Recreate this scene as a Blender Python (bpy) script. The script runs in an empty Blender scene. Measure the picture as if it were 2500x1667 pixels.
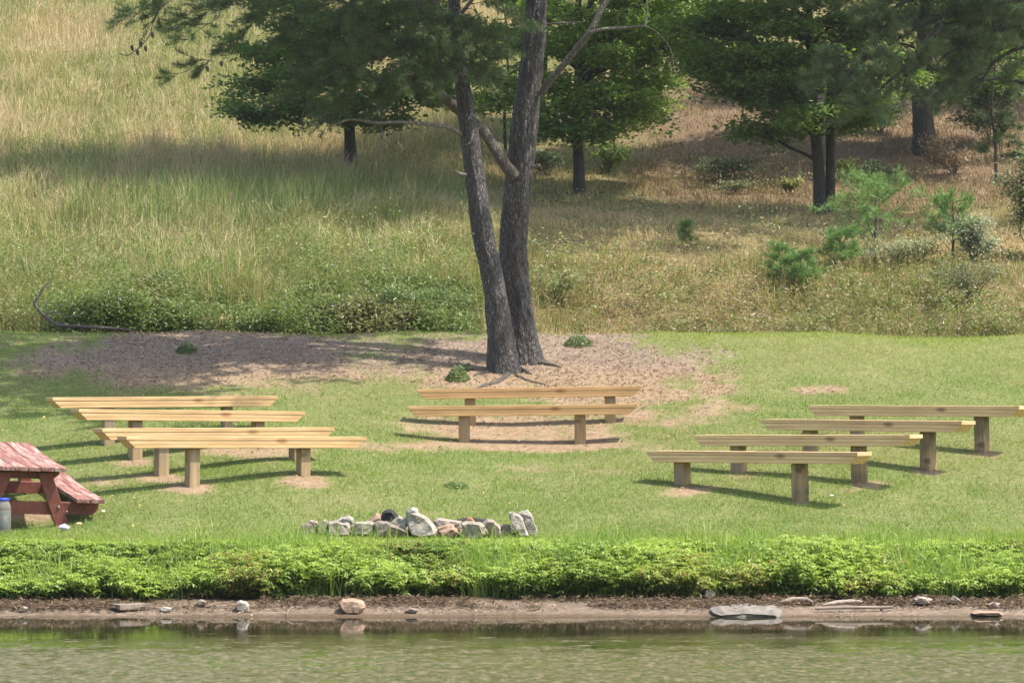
import bpy, bmesh, math, random
import numpy as np
from mathutils import Vector, Matrix

# ------------------------------------------------------------------ camera, sky, sun, exposure
sc = bpy.context.scene
F, CX, HY, H = 8740.0, 1250.0, 960.0, 1.84        # focal length in photo pixels, centre column, horizon row, eye height over the water
cam_d = bpy.data.cameras.new('camera')
cam = bpy.data.objects.new('camera', cam_d); sc.collection.objects.link(cam)
cam.location = (0, 0, H); cam.rotation_euler = (math.radians(90), 0, 0)
cam_d.sensor_fit = 'HORIZONTAL'; cam_d.sensor_width = 36.0
cam_d.lens = 36.0 * F / 2500.0
cam_d.shift_y = (HY - 833.5) / 2500.0
cam_d.clip_start = 0.5; cam_d.clip_end = 2000.0
sc.camera = cam

SUN_EL, SUN_AZ = math.radians(60), math.radians(106)   # azimuth clockwise from +Y (away from the camera)
w = bpy.data.worlds.new('World'); sc.world = w; w.use_nodes = True
nt = w.node_tree; nt.nodes.clear()
sky = nt.nodes.new('ShaderNodeTexSky'); sky.sky_type = 'NISHITA'; sky.sun_disc = False
sky.sun_elevation = SUN_EL; sky.sun_rotation = SUN_AZ
sky.air_density = 1.3; sky.dust_density = 3.0; sky.ozone_density = 1.0
bgn = nt.nodes.new('ShaderNodeBackground'); bgn.inputs['Strength'].default_value = 0.15
wo = nt.nodes.new('ShaderNodeOutputWorld')
nt.links.new(sky.outputs[0], bgn.inputs[0]); nt.links.new(bgn.outputs[0], wo.inputs[0])

SUN = Vector((math.sin(SUN_AZ) * math.cos(SUN_EL), math.cos(SUN_AZ) * math.cos(SUN_EL), math.sin(SUN_EL)))
sd = bpy.data.lights.new('sun', 'SUN'); sd.energy = 4.3; sd.angle = math.radians(0.53); sd.color = (1.0, 0.94, 0.84)
so = bpy.data.objects.new('sun', sd); sc.collection.objects.link(so)
so.rotation_euler = SUN.to_track_quat('Z', 'Y').to_euler(); so.location = (40, -20, 60)
sc.view_settings.view_transform = 'Standard'; sc.view_settings.look = 'None'
sc.view_settings.exposure = 1.0; sc.view_settings.gamma = 1.0
sc.cycles.max_bounces = 6; sc.cycles.diffuse_bounces = 3; sc.cycles.glossy_bounces = 3
sc.cycles.transmission_bounces = 4; sc.cycles.transparent_max_bounces = 8; sc.cycles.caustics_reflective = False; sc.cycles.caustics_refractive = False

# ------------------------------------------------------------------ helpers
RG = np.random.default_rng(7)
random.seed(7)
def U(a, b, n=None): return RG.uniform(a, b, n)
def at(px, py, Y):
    """The point that photo pixel (px, py) shows if it lies Y metres away."""
    return np.array([(px - CX) / F * Y, Y, H + (HY - py) / F * Y])
def project(x, y, z): return CX + F * x / y, HY - F * (z - H) / y

def _hash(ix, iy, iz, seed):
    h = (ix.astype(np.int64) * 374761393 + iy.astype(np.int64) * 668265263 + iz.astype(np.int64) * 2147483647 + seed * 974711) & 0xffffffff
    h = ((h ^ (h >> 13)) * 1274126177) & 0xffffffff
    h = ((h ^ (h >> 16)) * 2246822519) & 0xffffffff
    return ((h ^ (h >> 15)) & 0xffff) / 65535.0
def noise(x, y, z=0.0, seed=0):
    x, y, z = np.broadcast_arrays(np.asarray(x, float), np.asarray(y, float), np.asarray(z, float))
    ix, iy, iz = np.floor(x), np.floor(y), np.floor(z)
    fx, fy, fz = x - ix, y - iy, z - iz
    fx, fy, fz = fx*fx*(3-2*fx), fy*fy*(3-2*fy), fz*fz*(3-2*fz)
    r = 0
    for a in (0, 1):
        for b in (0, 1):
            for c in (0, 1):
                r = r + _hash(ix+a, iy+b, iz+c, seed) * (fx if a else 1-fx) * (fy if b else 1-fy) * (fz if c else 1-fz)
    return r
def fbm(x, y, z=0.0, seed=0, oct=4):
    r, a, t = 0, 1.0, 0
    for i in range(oct):
        r = r + a * noise(np.asarray(x)*2**i, np.asarray(y)*2**i, np.asarray(z)*2**i, seed+i*17); t += a; a *= .5
    return r / t
def smooth(a, b, x):
    t = np.clip((np.asarray(x) - a) / (b - a), 0, 1); return t*t*(3-2*t)
def mixc(a, b, t):
    t = np.asarray(t)[..., None]; return np.asarray(a) * (1-t) + np.asarray(b) * t
def srgb(r, g, b):
    f = lambda c: (c/255/12.92) if c/255 <= .04045 else ((c/255+.055)/1.055)**2.4
    return np.array([f(r), f(g), f(b)])

def link(o, parent=None):
    sc.collection.objects.link(o)
    if parent is not None: o.parent = parent
    return o
def mesh_obj(name, V, Fc, mat, parent=None, fcol=None, vcol=None, smooth_shade=False):
    """V (N,3) array; Fc list of (M,k) arrays (or one array) of faces."""
    if isinstance(Fc, np.ndarray): Fc = [Fc]
    V = np.asarray(V, np.float32)
    me = bpy.data.meshes.new(name)
    me.vertices.add(len(V)); me.vertices.foreach_set('co', V.ravel())
    nl = sum(f.size for f in Fc); nf = sum(len(f) for f in Fc)
    me.loops.add(nl); me.loops.foreach_set('vertex_index', np.concatenate([f.ravel() for f in Fc]).astype(np.int32))
    me.polygons.add(nf)
    tot = np.concatenate([np.full(len(f), f.shape[1]) for f in Fc]); st = np.concatenate([[0], np.cumsum(tot)[:-1]])
    me.polygons.foreach_set('loop_start', st.astype(np.int32))
    me.polygons.foreach_set('use_smooth', np.full(nf, smooth_shade))
    if fcol is not None:
        a = me.attributes.new('tint', 'FLOAT_COLOR', 'FACE')
        a.data.foreach_set('color', np.concatenate([fcol, np.ones((nf, 1))], 1).astype(np.float32).ravel())
    if vcol is not None:
        a = me.attributes.new('tint', 'FLOAT_COLOR', 'POINT')
        a.data.foreach_set('color', np.concatenate([vcol, np.ones((len(V), 1))], 1).astype(np.float32).ravel())
    me.update(calc_edges=True); me.validate()
    me.materials.append(mat)
    return link(bpy.data.objects.new(name, me), parent)
def bm_obj(name, bm, mat, parent=None, smooth_shade=False):
    bmesh.ops.recalc_face_normals(bm, faces=bm.faces)
    me = bpy.data.meshes.new(name); bm.to_mesh(me); bm.free()
    for p in me.polygons: p.use_smooth = smooth_shade
    me.materials.append(mat)
    return link(bpy.data.objects.new(name, me), parent)
def empty(name, loc, label, cat, group=None):
    o = bpy.data.objects.new(name, None); o.empty_display_size = .2; o.location = tuple(loc); link(o)
    return tag(o, label, cat, group)
def tag(o, label, cat, group=None, kind=None):
    o['label'] = label; o['category'] = cat
    if group: o['group'] = group
    if kind: o['kind'] = kind
    return o

class Acc:
    """Collects triangles/quads with one tint per face."""
    def __init__(s): s.V = []; s.T = []; s.Q = []; s.ct = []; s.cq = []; s.n = 0
    def tri(s, v, f, c): s.V.append(v); s.T.append(f + s.n); s.ct.append(c); s.n += len(v)
    def quad(s, v, f, c): s.V.append(v); s.Q.append(f + s.n); s.cq.append(c); s.n += len(v)
    def build(s, name, mat, parent=None, origin=(0, 0, 0), **k):
        V = np.concatenate(s.V) - np.asarray(origin)
        Fc, C = [], []
        if s.T: Fc.append(np.concatenate(s.T)); C.append(np.concatenate(s.ct))
        if s.Q: Fc.append(np.concatenate(s.Q)); C.append(np.concatenate(s.cq))
        return mesh_obj(name, V, Fc, mat, parent, fcol=np.concatenate(C), **k)

def unit(v): return v / np.maximum(np.linalg.norm(v, axis=-1, keepdims=True), 1e-9)
def rand_dir(n): return unit(RG.normal(size=(n, 3)))

def add_blades(acc, P, h, wd, lean, az_lean, col, tipcol=None, bend=True):
    n = len(P); h = np.broadcast_to(h, n); wd = np.broadcast_to(wd, n); lean = np.broadcast_to(lean, n)
    a = U(0, 2*np.pi, n); s = np.stack([np.cos(a), np.sin(a), 0*a], 1) * (wd/2)[:, None]
    d = np.stack([np.cos(az_lean), np.sin(az_lean), 0*az_lean], 1)
    up = np.array([0, 0, 1.0])
    tip = P + up * (h*np.sqrt(np.maximum(1-lean**2, .02)))[:, None] + d * (h*lean)[:, None]
    if not bend:
        v = np.stack([P-s, P+s, tip], 1).reshape(-1, 3)
        acc.tri(v, np.arange(3*n).reshape(n, 3), col); return
    mid = P + up * (h*.58*np.sqrt(1-(lean*.5)**2))[:, None] + d * (h*.58*lean*.45)[:, None]
    v = np.stack([P-s, P+s, mid+s*.75, mid-s*.75, tip], 1).reshape(-1, 3)
    i = np.arange(n)[:, None]*5
    f = np.concatenate([i+[0, 1, 2], i+[0, 2, 3], i+[3, 2, 4]])
    acc.tri(v, f, np.concatenate([col, col, col if tipcol is None else tipcol]))

def add_leaves(acc, P, nrm, length, width, col, d=None):
    n = len(P); nrm = unit(nrm)
    if d is None: d = rand_dir(n)
    d = unit(d - nrm*(d*nrm).sum(1, keepdims=True)); s = np.cross(nrm, d)
    L = np.broadcast_to(length, n)[:, None]; W = np.broadcast_to(width, n)[:, None]
    v = np.stack([P - d*L*.5, P + s*W*.5 + nrm*W*.18 - d*L*.05, P + d*L*.5, P - s*W*.5 + nrm*W*.18 - d*L*.05], 1).reshape(-1, 3)
    acc.quad(v, np.arange(4*n).reshape(n, 4), col)

def smooth_path(pts, n):
    pts = np.asarray(pts, float); k = len(pts)
    t = np.linspace(0, k-1, n); out = []
    for tt in t:
        i = min(int(tt), k-2); u = tt - i
        p0, p1, p2, p3 = pts[max(i-1, 0)], pts[i], pts[i+1], pts[min(i+2, k-1)]
        out.append(.5*((2*p1)+(-p0+p2)*u+(2*p0-5*p1+4*p2-p3)*u*u+(-p0+3*p1-3*p2+p3)*u**3))
    return np.array(out)
def add_tube(acc, pts, rad, seg=8, col=(.1, .1, .1), bark=0.0, seed=0, cap=True):
    pts = np.asarray(pts, float); n = len(pts); rad = np.broadcast_to(rad, n)
    t = unit(np.gradient(pts, axis=0)); ref = np.array([0.0, 1, 0]) if abs(t[0, 1]) < .9 else np.array([1.0, 0, 0])
    a = np.arange(seg) / seg * 2*np.pi; V = []
    for i in range(n):
        u = unit(np.cross(t[i], ref)); v = np.cross(t[i], u)
        r = np.full(seg, rad[i])
        if bark:
            L = i * np.linalg.norm(pts[-1]-pts[0]) / n
            bn = noise(np.cos(a)*3.2*rad[i]/.15, np.sin(a)*3.2*rad[i]/.15, L*2.2, seed)
            b2 = noise(np.cos(a)*9*rad[i]/.15, np.sin(a)*9*rad[i]/.15, L*7, seed+5)
            r = r * (1 + bark*((bn-.5)*.9 + (b2-.5)*.6))
        V.append(pts[i] + r[:, None]*(np.cos(a)[:, None]*u + np.sin(a)[:, None]*v))
    V = np.concatenate(V)
    i, j = np.meshgrid(np.arange(n-1), np.arange(seg), indexing='ij'); j2 = (j+1) % seg
    q = np.stack([i*seg+j, i*seg+j2, (i+1)*seg+j2, (i+1)*seg+j], -1).reshape(-1, 4)
    acc.quad(V, q, np.tile(np.asarray(col, float), (len(q), 1)))
    if cap:
        c = V[-seg:]; acc.tri(np.concatenate([c, [pts[-1]]]), np.stack([np.arange(seg), (np.arange(seg)+1) % seg, np.full(seg, seg)], 1), np.tile(np.asarray(col, float), (seg, 1)))

# ------------------------------------------------------------------ materials
def new_mat(name):
    m = bpy.data.materials.new(name); m.use_nodes = True
    n = m.node_tree.nodes; n.clear()
    out = n.new('ShaderNodeOutputMaterial'); b = n.new('ShaderNodeBsdfPrincipled')
    m.node_tree.links.new(b.outputs[0], out.inputs[0])
    return m, m.node_tree, b, out
def N(t, kind, **kw):
    n = t.nodes.new(kind)
    for k, v in kw.items(): setattr(n, k, v)
    return n
def ramp(t, fac, stops):
    r = t.nodes.new('ShaderNodeValToRGB'); e = r.color_ramp.elements
    while len(e) < len(stops): e.new(.5)
    for el, (p, c) in zip(e, stops): el.position = p; el.color = (*c, 1)
    t.links.new(fac, r.inputs[0]); return r.outputs[0]
def mapped(t, scale, coord='Object'):
    tc = t.nodes.new('ShaderNodeTexCoord'); mp = t.nodes.new('ShaderNodeMapping')
    mp.inputs['Scale'].default_value = scale; t.links.new(tc.outputs[coord], mp.inputs[0]); return mp.outputs[0]
def noise_node(t, vec, scale, detail=4, rough=.55):
    n = t.nodes.new('ShaderNodeTexNoise'); n.inputs['Scale'].default_value = scale; n.inputs['Detail'].default_value = detail
    n.inputs['Roughness'].default_value = rough
    if vec is not None: t.links.new(vec, n.inputs['Vector'])
    return n.outputs[0]
def bump(t, b, h, strength, dist):
    n = t.nodes.new('ShaderNodeBump'); n.inputs['Strength'].default_value = strength; n.inputs['Distance'].default_value = dist
    t.links.new(h, n.inputs['Height']); t.links.new(n.outputs[0], b.inputs['Normal'])
def mixrgb(t, a, b, fac, mode='MIX'):
    n = t.nodes.new('ShaderNodeMix'); n.data_type = 'RGBA'; n.blend_type = mode
    for s, v in ((n.inputs[0], fac), (n.inputs[6], a), (n.inputs[7], b)):
        if hasattr(v, 'is_output'): t.links.new(v, s)
        else: s.default_value = v if not isinstance(v, (tuple, list, np.ndarray)) else (*v, 1)
    return n.outputs[2]
def leaf_mat(name, trans=.35, rough=.5, spec=.3, tcol=(1.25, 1.35, .55)):
    m, t, b, out = new_mat(name)
    a = N(t, 'ShaderNodeAttribute', attribute_name='tint')
    t.links.new(a.outputs['Color'], b.inputs['Base Color']); b.inputs['Roughness'].default_value = rough
    b.inputs['Specular IOR Level'].default_value = spec
    tr = N(t, 'ShaderNodeBsdfTranslucent'); t.links.new(mixrgb(t, a.outputs['Color'], tcol, 1.0, 'MULTIPLY'), tr.inputs[0])
    mx = N(t, 'ShaderNodeMixShader'); mx.inputs[0].default_value = trans
    t.links.new(b.outputs[0], mx.inputs[1]); t.links.new(tr.outputs[0], mx.inputs[2]); t.links.new(mx.outputs[0], out.inputs[0])
    return m
M = {}
M['grass'] = leaf_mat('grass_blade', .35, .55, .25)
M['dry'] = leaf_mat('meadow_blade', .3, .6, .2, (1.15, 1.15, .8))
M['leaf'] = leaf_mat('broad_leaf', .42, .42, .45)
M['needle'] = leaf_mat('pine_needle', .2, .45, .35, (1.1, 1.2, .7))
def bark_mat(name, dark, light, fleck, scale=1.0, fl=.62):
    m, t, b, out = new_mat(name)
    v = mapped(t, (1, 1, .28))
    n1 = noise_node(t, v, 26*scale, 5, .65); n2 = noise_node(t, v, 75*scale, 3, .6)
    vo = N(t, 'ShaderNodeTexVoronoi', feature='DISTANCE_TO_EDGE'); vo.inputs['Scale'].default_value = 27*scale
    dv = N(t, 'ShaderNodeTexNoise'); dv.inputs['Scale'].default_value = 30; t.links.new(v, dv.inputs['Vector']); va = N(t, 'ShaderNodeMixRGB'); va.inputs[0].default_value = .06; t.links.new(v, va.inputs[1]); t.links.new(dv.outputs[1], va.inputs[2]); t.links.new(va.outputs[0], vo.inputs['Vector'])
    base = ramp(t, n1, [(.3, dark), (.62, light)])
    edge = ramp(t, vo.outputs['Distance'], [(0.0, (0, 0, 0)), (.25, (1, 1, 1))])
    c = mixrgb(t, tuple(np.asarray(dark)*.8), base, edge)
    c = mixrgb(t, c, fleck, mixrgb(t, ramp(t, n2, [(fl, (0, 0, 0)), (fl+.06, (1, 1, 1))]), ramp(t, noise_node(t, mapped(t, (2, 2, .8)), 2.2, 3), [(.4, (.1, .1, .1)), (.65, (1, 1, 1))]), 1.0, 'MULTIPLY'))
    t.links.new(c, b.inputs['Base Color']); b.inputs['Roughness'].default_value = .62; b.inputs['Specular IOR Level'].default_value = .5
    mm = N(t, 'ShaderNodeMath', operation='MULTIPLY_ADD'); t.links.new(edge, mm.inputs[0]); mm.inputs[1].default_value = .7; t.links.new(n1, mm.inputs[2])
    bump(t, b, mm.outputs[0], 1.0, .02)
    return m
M['pine_bark'] = bark_mat('pine_bark', (.030, .025, .023), (.085, .072, .068), (.30, .27, .26), 1.0, .58)  # last colour paints specular glints on the bark as pale flecks
M['oak_bark'] = bark_mat('oak_bark', (.018, .017, .014), (.06, .056, .046), (.13, .14, .12), 1.3, .66)
M['twig'] = bark_mat('branch_bark', (.08, .066, .055), (.20, .17, .14), (.3, .27, .24), 1.6)
M['dead'] = bark_mat('weathered_branch', (.17, .15, .12), (.42, .39, .33), (.55, .53, .47), 2.0)
def wood_mat(name, a, b_, knot, weather=None, up=False):
    m, t, b, out = new_mat(name)
    v = mapped(t, (18, 18, 1.5) if up else (1.3, 16, 16)); n1 = noise_node(t, v, 3.2, 5, .6)
    wv = N(t, 'ShaderNodeTexWave', wave_type='RINGS', rings_direction='X'); wv.inputs['Scale'].default_value = 1.3; wv.inputs['Distortion'].default_value = 5
    wv.inputs['Detail'].default_value = 3; t.links.new(mapped(t, (12, 12, .4) if up else (.35, 9, 9)), wv.inputs['Vector'])
    c = ramp(t, n1, [(.3, tuple(np.asarray(a)*.9)), (.68, b_)])
    c = mixrgb(t, c, tuple(np.asarray(a)*.66), ramp(t, wv.outputs[0], [(.45, (0, 0, 0)), (.95, (.75, .75, .75))]))
    vo = N(t, 'ShaderNodeTexVoronoi'); vo.inputs['Scale'].default_value = 2.1; t.links.new(mapped(t, (1.2, 3.2, 3.2)), vo.inputs['Vector'])
    c = mixrgb(t, c, knot, ramp(t, vo.outputs['Distance'], [(.15, (.9, .9, .9)), (.26, (0, 0, 0))]))
    lf = noise_node(t, mapped(t, (.8, .8, .8)), 1.6, 2); c = mixrgb(t, c, tuple(np.asarray(a)*.75), ramp(t, lf, [(.45, (0, 0, 0)), (.75, (.55, .55, .55))]))
    if weather is not None: c = mixrgb(t, c, weather, ramp(t, noise_node(t, mapped(t, (2, 2, 1)), 3.0, 5), [(.42, (0, 0, 0)), (.68, (.9, .9, .9))]))
    t.links.new(c, b.inputs['Base Color']); b.inputs['Roughness'].default_value = .6; b.inputs['Specular IOR Level'].default_value = .3
    bump(t, b, n1, .35, .004)
    return m
M['wood_pale'] = wood_mat('pale_pine_wood', (.56, .36, .17), (.71, .48, .25), (.28, .12, .05))
M['wood_gold'] = wood_mat('golden_pine_wood', (.56, .33, .14), (.68, .43, .20), (.22, .08, .03))
M['wood_tan'] = wood_mat('tan_pine_wood', (.70, .46, .22), (.82, .59, .33), (.20, .09, .04))
M['wood_brown'] = wood_mat('brown_plank_wood', (.60, .38, .20), (.72, .49, .28), (.15, .07, .04))
M['post_pale'] = wood_mat('grey_tan_post_wood', (.38, .27, .15), (.52, .38, .22), (.18, .11, .06), (.22, .18, .13), True)
M['post_gold'] = wood_mat('brown_post_wood', (.36, .23, .11), (.50, .34, .17), (.15, .09, .04), (.30, .23, .15), True)
M['post_dark'] = wood_mat('dark_blotched_post_wood', (.32, .22, .11), (.46, .33, .18), (.10, .07, .04), (.05, .042, .025), True)  # brown post wood with near-black blotches
def paint_mat():
    m, t, b, out = new_mat('worn_red_paint')
    n = noise_node(t, mapped(t, (12, 1.1, 12)), 1.7, 9, .75); n2 = noise_node(t, mapped(t, (3, 3, 3)), 1.2, 3)
    geo = N(t, 'ShaderNodeNewGeometry'); sx = N(t, 'ShaderNodeSeparateXYZ'); t.links.new(geo.outputs['True Normal'], sx.inputs[0])
    c = ramp(t, n2, [(.3, (.12, .028, .018)), (.7, (.205, .052, .035))])
    at_ = N(t, 'ShaderNodeAttribute', attribute_name='wear')
    ad = N(t, 'ShaderNodeMath', operation='MULTIPLY'); t.links.new(ramp(t, n, [(.46, (.08, .08, .08)), (.63, (.85, .85, .85))]), ad.inputs[0]); t.links.new(at_.outputs['Fac'], ad.inputs[1])
    c = mixrgb(t, c, (.46, .35, .30), ad.outputs[0])
    t.links.new(c, b.inputs['Base Color']); b.inputs['Roughness'].default_value = .7; bump(t, b, n, .3, .003)
    return m
M['red'] = paint_mat()
def rock_mat(name, a, b_, lichen=None):
    m, t, b, out = new_mat(name)
    n1 = noise_node(t, mapped(t, (1, 1, 1)), 9, 8, .7); n2 = noise_node(t, mapped(t, (1, 1, 2.5)), 22, 5, .65)
    c = mixrgb(t, ramp(t, n1, [(.32, a), (.66, b_)]), tuple(np.asarray(a)*.55), ramp(t, n2, [(.28, (.8, .8, .8)), (.46, (0, 0, 0))]))
    if lichen is not None: c = mixrgb(t, c, lichen, ramp(t, noise_node(t, mapped(t, (1, 1, 1)), 15, 6, .7), [(.52, (0, 0, 0)), (.6, (.9, .9, .9))]))
    t.links.new(c, b.inputs['Base Color']); b.inputs['Roughness'].default_value = .85; bump(t, b, n2, .7, .012)
    return m
M['rock_pale'] = rock_mat('pale_grey_rock', (.19, .165, .14), (.33, .295, .25), (.38, .38, .34))
M['rock_pink'] = rock_mat('pinkish_rock', (.20, .16, .135), (.34, .285, .24))
M['rock_slab'] = rock_mat('grey_slab_rock', (.13, .108, .09), (.20, .175, .15))
M['rock_brown'] = rock_mat('brown_rock', (.135, .108, .09), (.245, .195, .16))
M['rock_lichen'] = rock_mat('lichen_rock', (.17, .145, .115), (.29, .255, .20), (.33, .34, .26))
M['rock_orange'] = rock_mat('orange_tan_rock', (.24, .11, .055), (.33, .17, .09))
M['rock_sand'] = rock_mat('sandstone_rock', (.24, .155, .105), (.34, .235, .165))
M['rock_white'] = rock_mat('chalky_rock', (.28, .24, .19), (.40, .36, .30))
M['char'] = rock_mat('charred_wood', (.006, .006, .006), (.022, .021, .022))
M['drift'] = wood_mat('grey_driftwood', (.22, .17, .13), (.40, .33, .27), (.12, .09, .07), (.14, .11, .09))
def plain(name, c, rough=.5, **kw):
    m, t, b, out = new_mat(name)
    n1 = noise_node(t, mapped(t, (1, 1, 1)), 30, 4)
    t.links.new(ramp(t, n1, [(.3, tuple(np.asarray(c)*.85)), (.7, tuple(np.asarray(c)*1.1))]), b.inputs['Base Color']); b.inputs['Roughness'].default_value = rough
    for k, v in kw.items(): b.inputs[k].default_value = v
    return m
M['blue_lid'] = plain('blue_lid', (.02, .05, .42), .35)
M['paper'] = plain('purple_white_paper', (.55, .48, .78), .8)
M['white_paper'] = plain('white_litter', (.75, .75, .74), .8)
M['liquid'] = plain('cloudy_green_liquid', (.16, .18, .10), .2)
def glass_mat():
    m, t, b, out = new_mat('jar_glass')
    b.inputs['Base Color'].default_value = (.85, .9, .85, 1); b.inputs['Roughness'].default_value = .06; b.inputs['Transmission Weight'].default_value = .85; b.inputs['IOR'].default_value = 1.25
    return m
M['glass'] = glass_mat()
def ground_mat():
    m, t, b, out = new_mat('ground_soil')
    a = N(t, 'ShaderNodeAttribute', attribute_name='tint')
    v = mapped(t, (1, 1, 1)); n1 = noise_node(t, v, 14, 6, .7); n2 = noise_node(t, v, 60, 3, .6)
    k = ramp(t, n1, [(.3, (.62, .62, .62)), (.7, (1.3, 1.3, 1.3))]); c = mixrgb(t, a.outputs['Color'], k, 1.0, 'MULTIPLY')
    c = mixrgb(t, c, ramp(t, n2, [(.3, (.7, .7, .7)), (.7, (1.25, 1.25, 1.25))]), 1.0, 'MULTIPLY')
    t.links.new(c, b.inputs['Base Color']); b.inputs['Roughness'].default_value = .95; b.inputs['Specular IOR Level'].default_value = .1
    bump(t, b, n1, .6, .03)
    return m
M['ground'] = ground_mat()
def water_mat():
    m, t, b, out = new_mat('pond_water')
    b.inputs['Base Color'].default_value = (.028, .026, .012, 1); b.inputs['Roughness'].default_value = .035; b.inputs['IOR'].default_value = 1.33; b.inputs['Specular IOR Level'].default_value = .36
    rip = noise_node(t, mapped(t, (5.5, 2.6, 1)), 2.6, 4, .65); big = noise_node(t, mapped(t, (.22, .5, 1)), 1.6, 3)
    ml = N(t, 'ShaderNodeMath', operation='MULTIPLY'); t.links.new(rip, ml.inputs[0]); t.links.new(ramp(t, big, [(.35, (.05, .05, .05)), (.65, (1, 1, 1))]), ml.inputs[1])
    tc = N(t, 'ShaderNodeTexCoord'); sp = N(t, 'ShaderNodeSeparateXYZ'); t.links.new(tc.outputs['Object'], sp.inputs[0])
    calm = N(t, 'ShaderNodeMapRange'); calm.inputs['From Min'].default_value = 28.1; calm.inputs['From Max'].default_value = 26.6; calm.inputs['To Min'].default_value = .05; calm.inputs['To Max'].default_value = 1.0
    t.links.new(sp.outputs[1], calm.inputs[0])
    m2 = N(t, 'ShaderNodeMath', operation='MULTIPLY'); t.links.new(ml.outputs[0], m2.inputs[0]); t.links.new(calm.outputs[0], m2.inputs[1])
    bump(t, b, m2.outputs[0], .5, .012)
    film = N(t, 'ShaderNodeBsdfPrincipled'); film.inputs['Roughness'].default_value = .5; film.inputs['Specular IOR Level'].default_value = .12
    f1 = noise_node(t, mapped(t, (1.6, 1.3, 1)), 2.0, 10, .82); f2 = noise_node(t, mapped(t, (5.5, 2.4, 1)), 2.6, 9, .85)
    t.links.new(ramp(t, f2, [(.37, (.016, .036, .005)), (.445, (.048, .064, .014)), (.505, (.085, .074, .032)), (.58, (.19, .158, .098))]), film.inputs['Base Color'])
    zone = N(t, 'ShaderNodeMapRange'); zone.inputs['From Min'].default_value = 28.0; zone.inputs['From Max'].default_value = 25.0; zone.inputs['To Min'].default_value = -.16; zone.inputs['To Max'].default_value = .045
    t.links.new(sp.outputs[1], zone.inputs[0])
    s = N(t, 'ShaderNodeMath', operation='ADD'); t.links.new(f1, s.inputs[0]); t.links.new(zone.outputs[0], s.inputs[1])
    mx = N(t, 'ShaderNodeMixShader'); t.links.new(ramp(t, s.outputs[0], [(.47, (0, 0, 0)), (.51, (.9, .9, .9))]), mx.inputs[0])
    t.links.new(b.outputs[0], mx.inputs[1]); t.links.new(film.outputs[0], mx.inputs[2]); t.links.new(mx.outputs[0], out.inputs[0])
    return m
M['water'] = water_mat()

# ------------------------------------------------------------------ where the benches stand (front top edge of each seat, and its two posts)
BENCHES = [  # left end (px, py, Y), right end, post px, post foot py (None = hidden), woods, label
    ((309, 1065, 34.45), (895, 1066, 35.60), (470, 741), (1185, 1160), 'L', 'pale yellow plank bench at the front of the left row, closest to the red table'),
    ((250, 1046, 35.40), (817, 1043, 36.60), (394, 722), (1158, 1123), 'L', 'pale plank bench second from the front in the left row'),
    ((192.5, 998, 36.50), (746, 1004, 37.60), (331, 630), (1120, None), 'L', 'pale plank bench third from the front in the left row'),
    ((128.4, 970, 37.40), (679, 966, 38.40), (263, 553), (1085, 1046), 'L', 'pale plank bench at the back of the left row, beside the bare brown dirt'),
    ((996, 992, 39.25), (1556, 986, 39.15), (1133, 1416), (1078, 1080), 'C', 'golden plank bench, the front one of the two below the twin-trunk pine'),
    ((1018, 950, 40.30), (1565, 942, 40.25), (1147, 1489), (1037, 1027), 'C', 'golden plank bench with dark knots, right below the twin-trunk pine, behind another bench'),
    ((1578, 1100, 35.80), (2093, 1104, 34.25), (1665, 1952), (1181, 1220), 'R', 'tan bench with a dark front post, lowest and nearest of the right row'),
    ((1693.5, 1061.5, 36.70), (2221, 1061, 35.20), (1802, 2096), (1149, 1175), 'R', 'tan plank bench second from the front in the right row'),
    ((1858, 1023, 37.70), (2348, 1028, 36.10), (1978, 2265), (None, 1146), 'R', 'reddish tan bench third from the front in the right row, on a dark right post'),
    ((1972, 989, 38.60), (2488, 991, 37.10), (2092, 2396), (None, 1101), 'R', 'tan plank bench at the back of the right row, reaching the picture edge'),
]
def bench_frame(b):
    A, B = at(*b[0]), at(*b[1]); d = B - A; L = np.linalg.norm(d); u = d / L
    v = unit(np.cross([0, 0, 1.0], u)); n = np.cross(u, v)       # v points away from the camera
    return A, B, u, v, n, L
def bench_post_points(b):
    A, B, u, v, n, L = bench_frame(b); out = []
    for px in b[2]:
        c = A + v*.13                                            # centre line of the seat
        k = (px - CX) / F; t = (k*c[1] - c[0]) / (u[0] - k*u[1]); out.append(c + u*t)
    return out

# ------------------------------------------------------------------ terrain
ctrl = []
def cp(px, py, Y): p = at(px, py, Y); ctrl.append(p)
for b in BENCHES:
    for p, py in zip(bench_post_points(b), b[3]):
        if py: ctrl.append(np.array([p[0], p[1], H + (HY - py) / F * p[1]]))
for px in (-500, -100, 500, 1000, 1500, 2000, 2600, 3000):
    cp(px, 1335, 31.7); cp(px, 1308, 32.8)
for px in (-100, 500, 1000, 1250, 1600, 2000, 2600):
    cp(px, 810 + (4 if px > 1500 else 0), 46.6); q = at(px, 810, 46.6); ctrl.append(np.array([q[0]*1.03, 48.4, q[2] - .22]))
    cp(px, 752, 50.4)
for X in (-26, -14, -6, 0, 6, 14, 26):
    for Y, z in ((60, 4.85), (64, 5.49), (67, 5.98), (73, 7.1), (80, 8.5), (90, 10.7), (100, 13.0), (125, 19), (160, 28), (220, 42)):
        ctrl.append(np.array([X*Y/70, Y, z]))
for px, py, Y in ((1230, 905, 43.6), (1285, 884, 44.3), (0, 950, 41.5), (-150, 1080, 38), (2480, 1000, 40), (2480, 900, 43.5), (1250, 980, 41.8), (700, 900, 43.3),
                  (1800, 930, 42.5), (1250, 1180, 36), (2350, 1220, 35), (1450, 1240, 34.4), (250, 1215, 34.4), (900, 1150, 36.2), (2700, 1200, 35.3)): cp(px, py, Y)
ctrl = np.array(ctrl); KS = np.array([1.0, .8])
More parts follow.
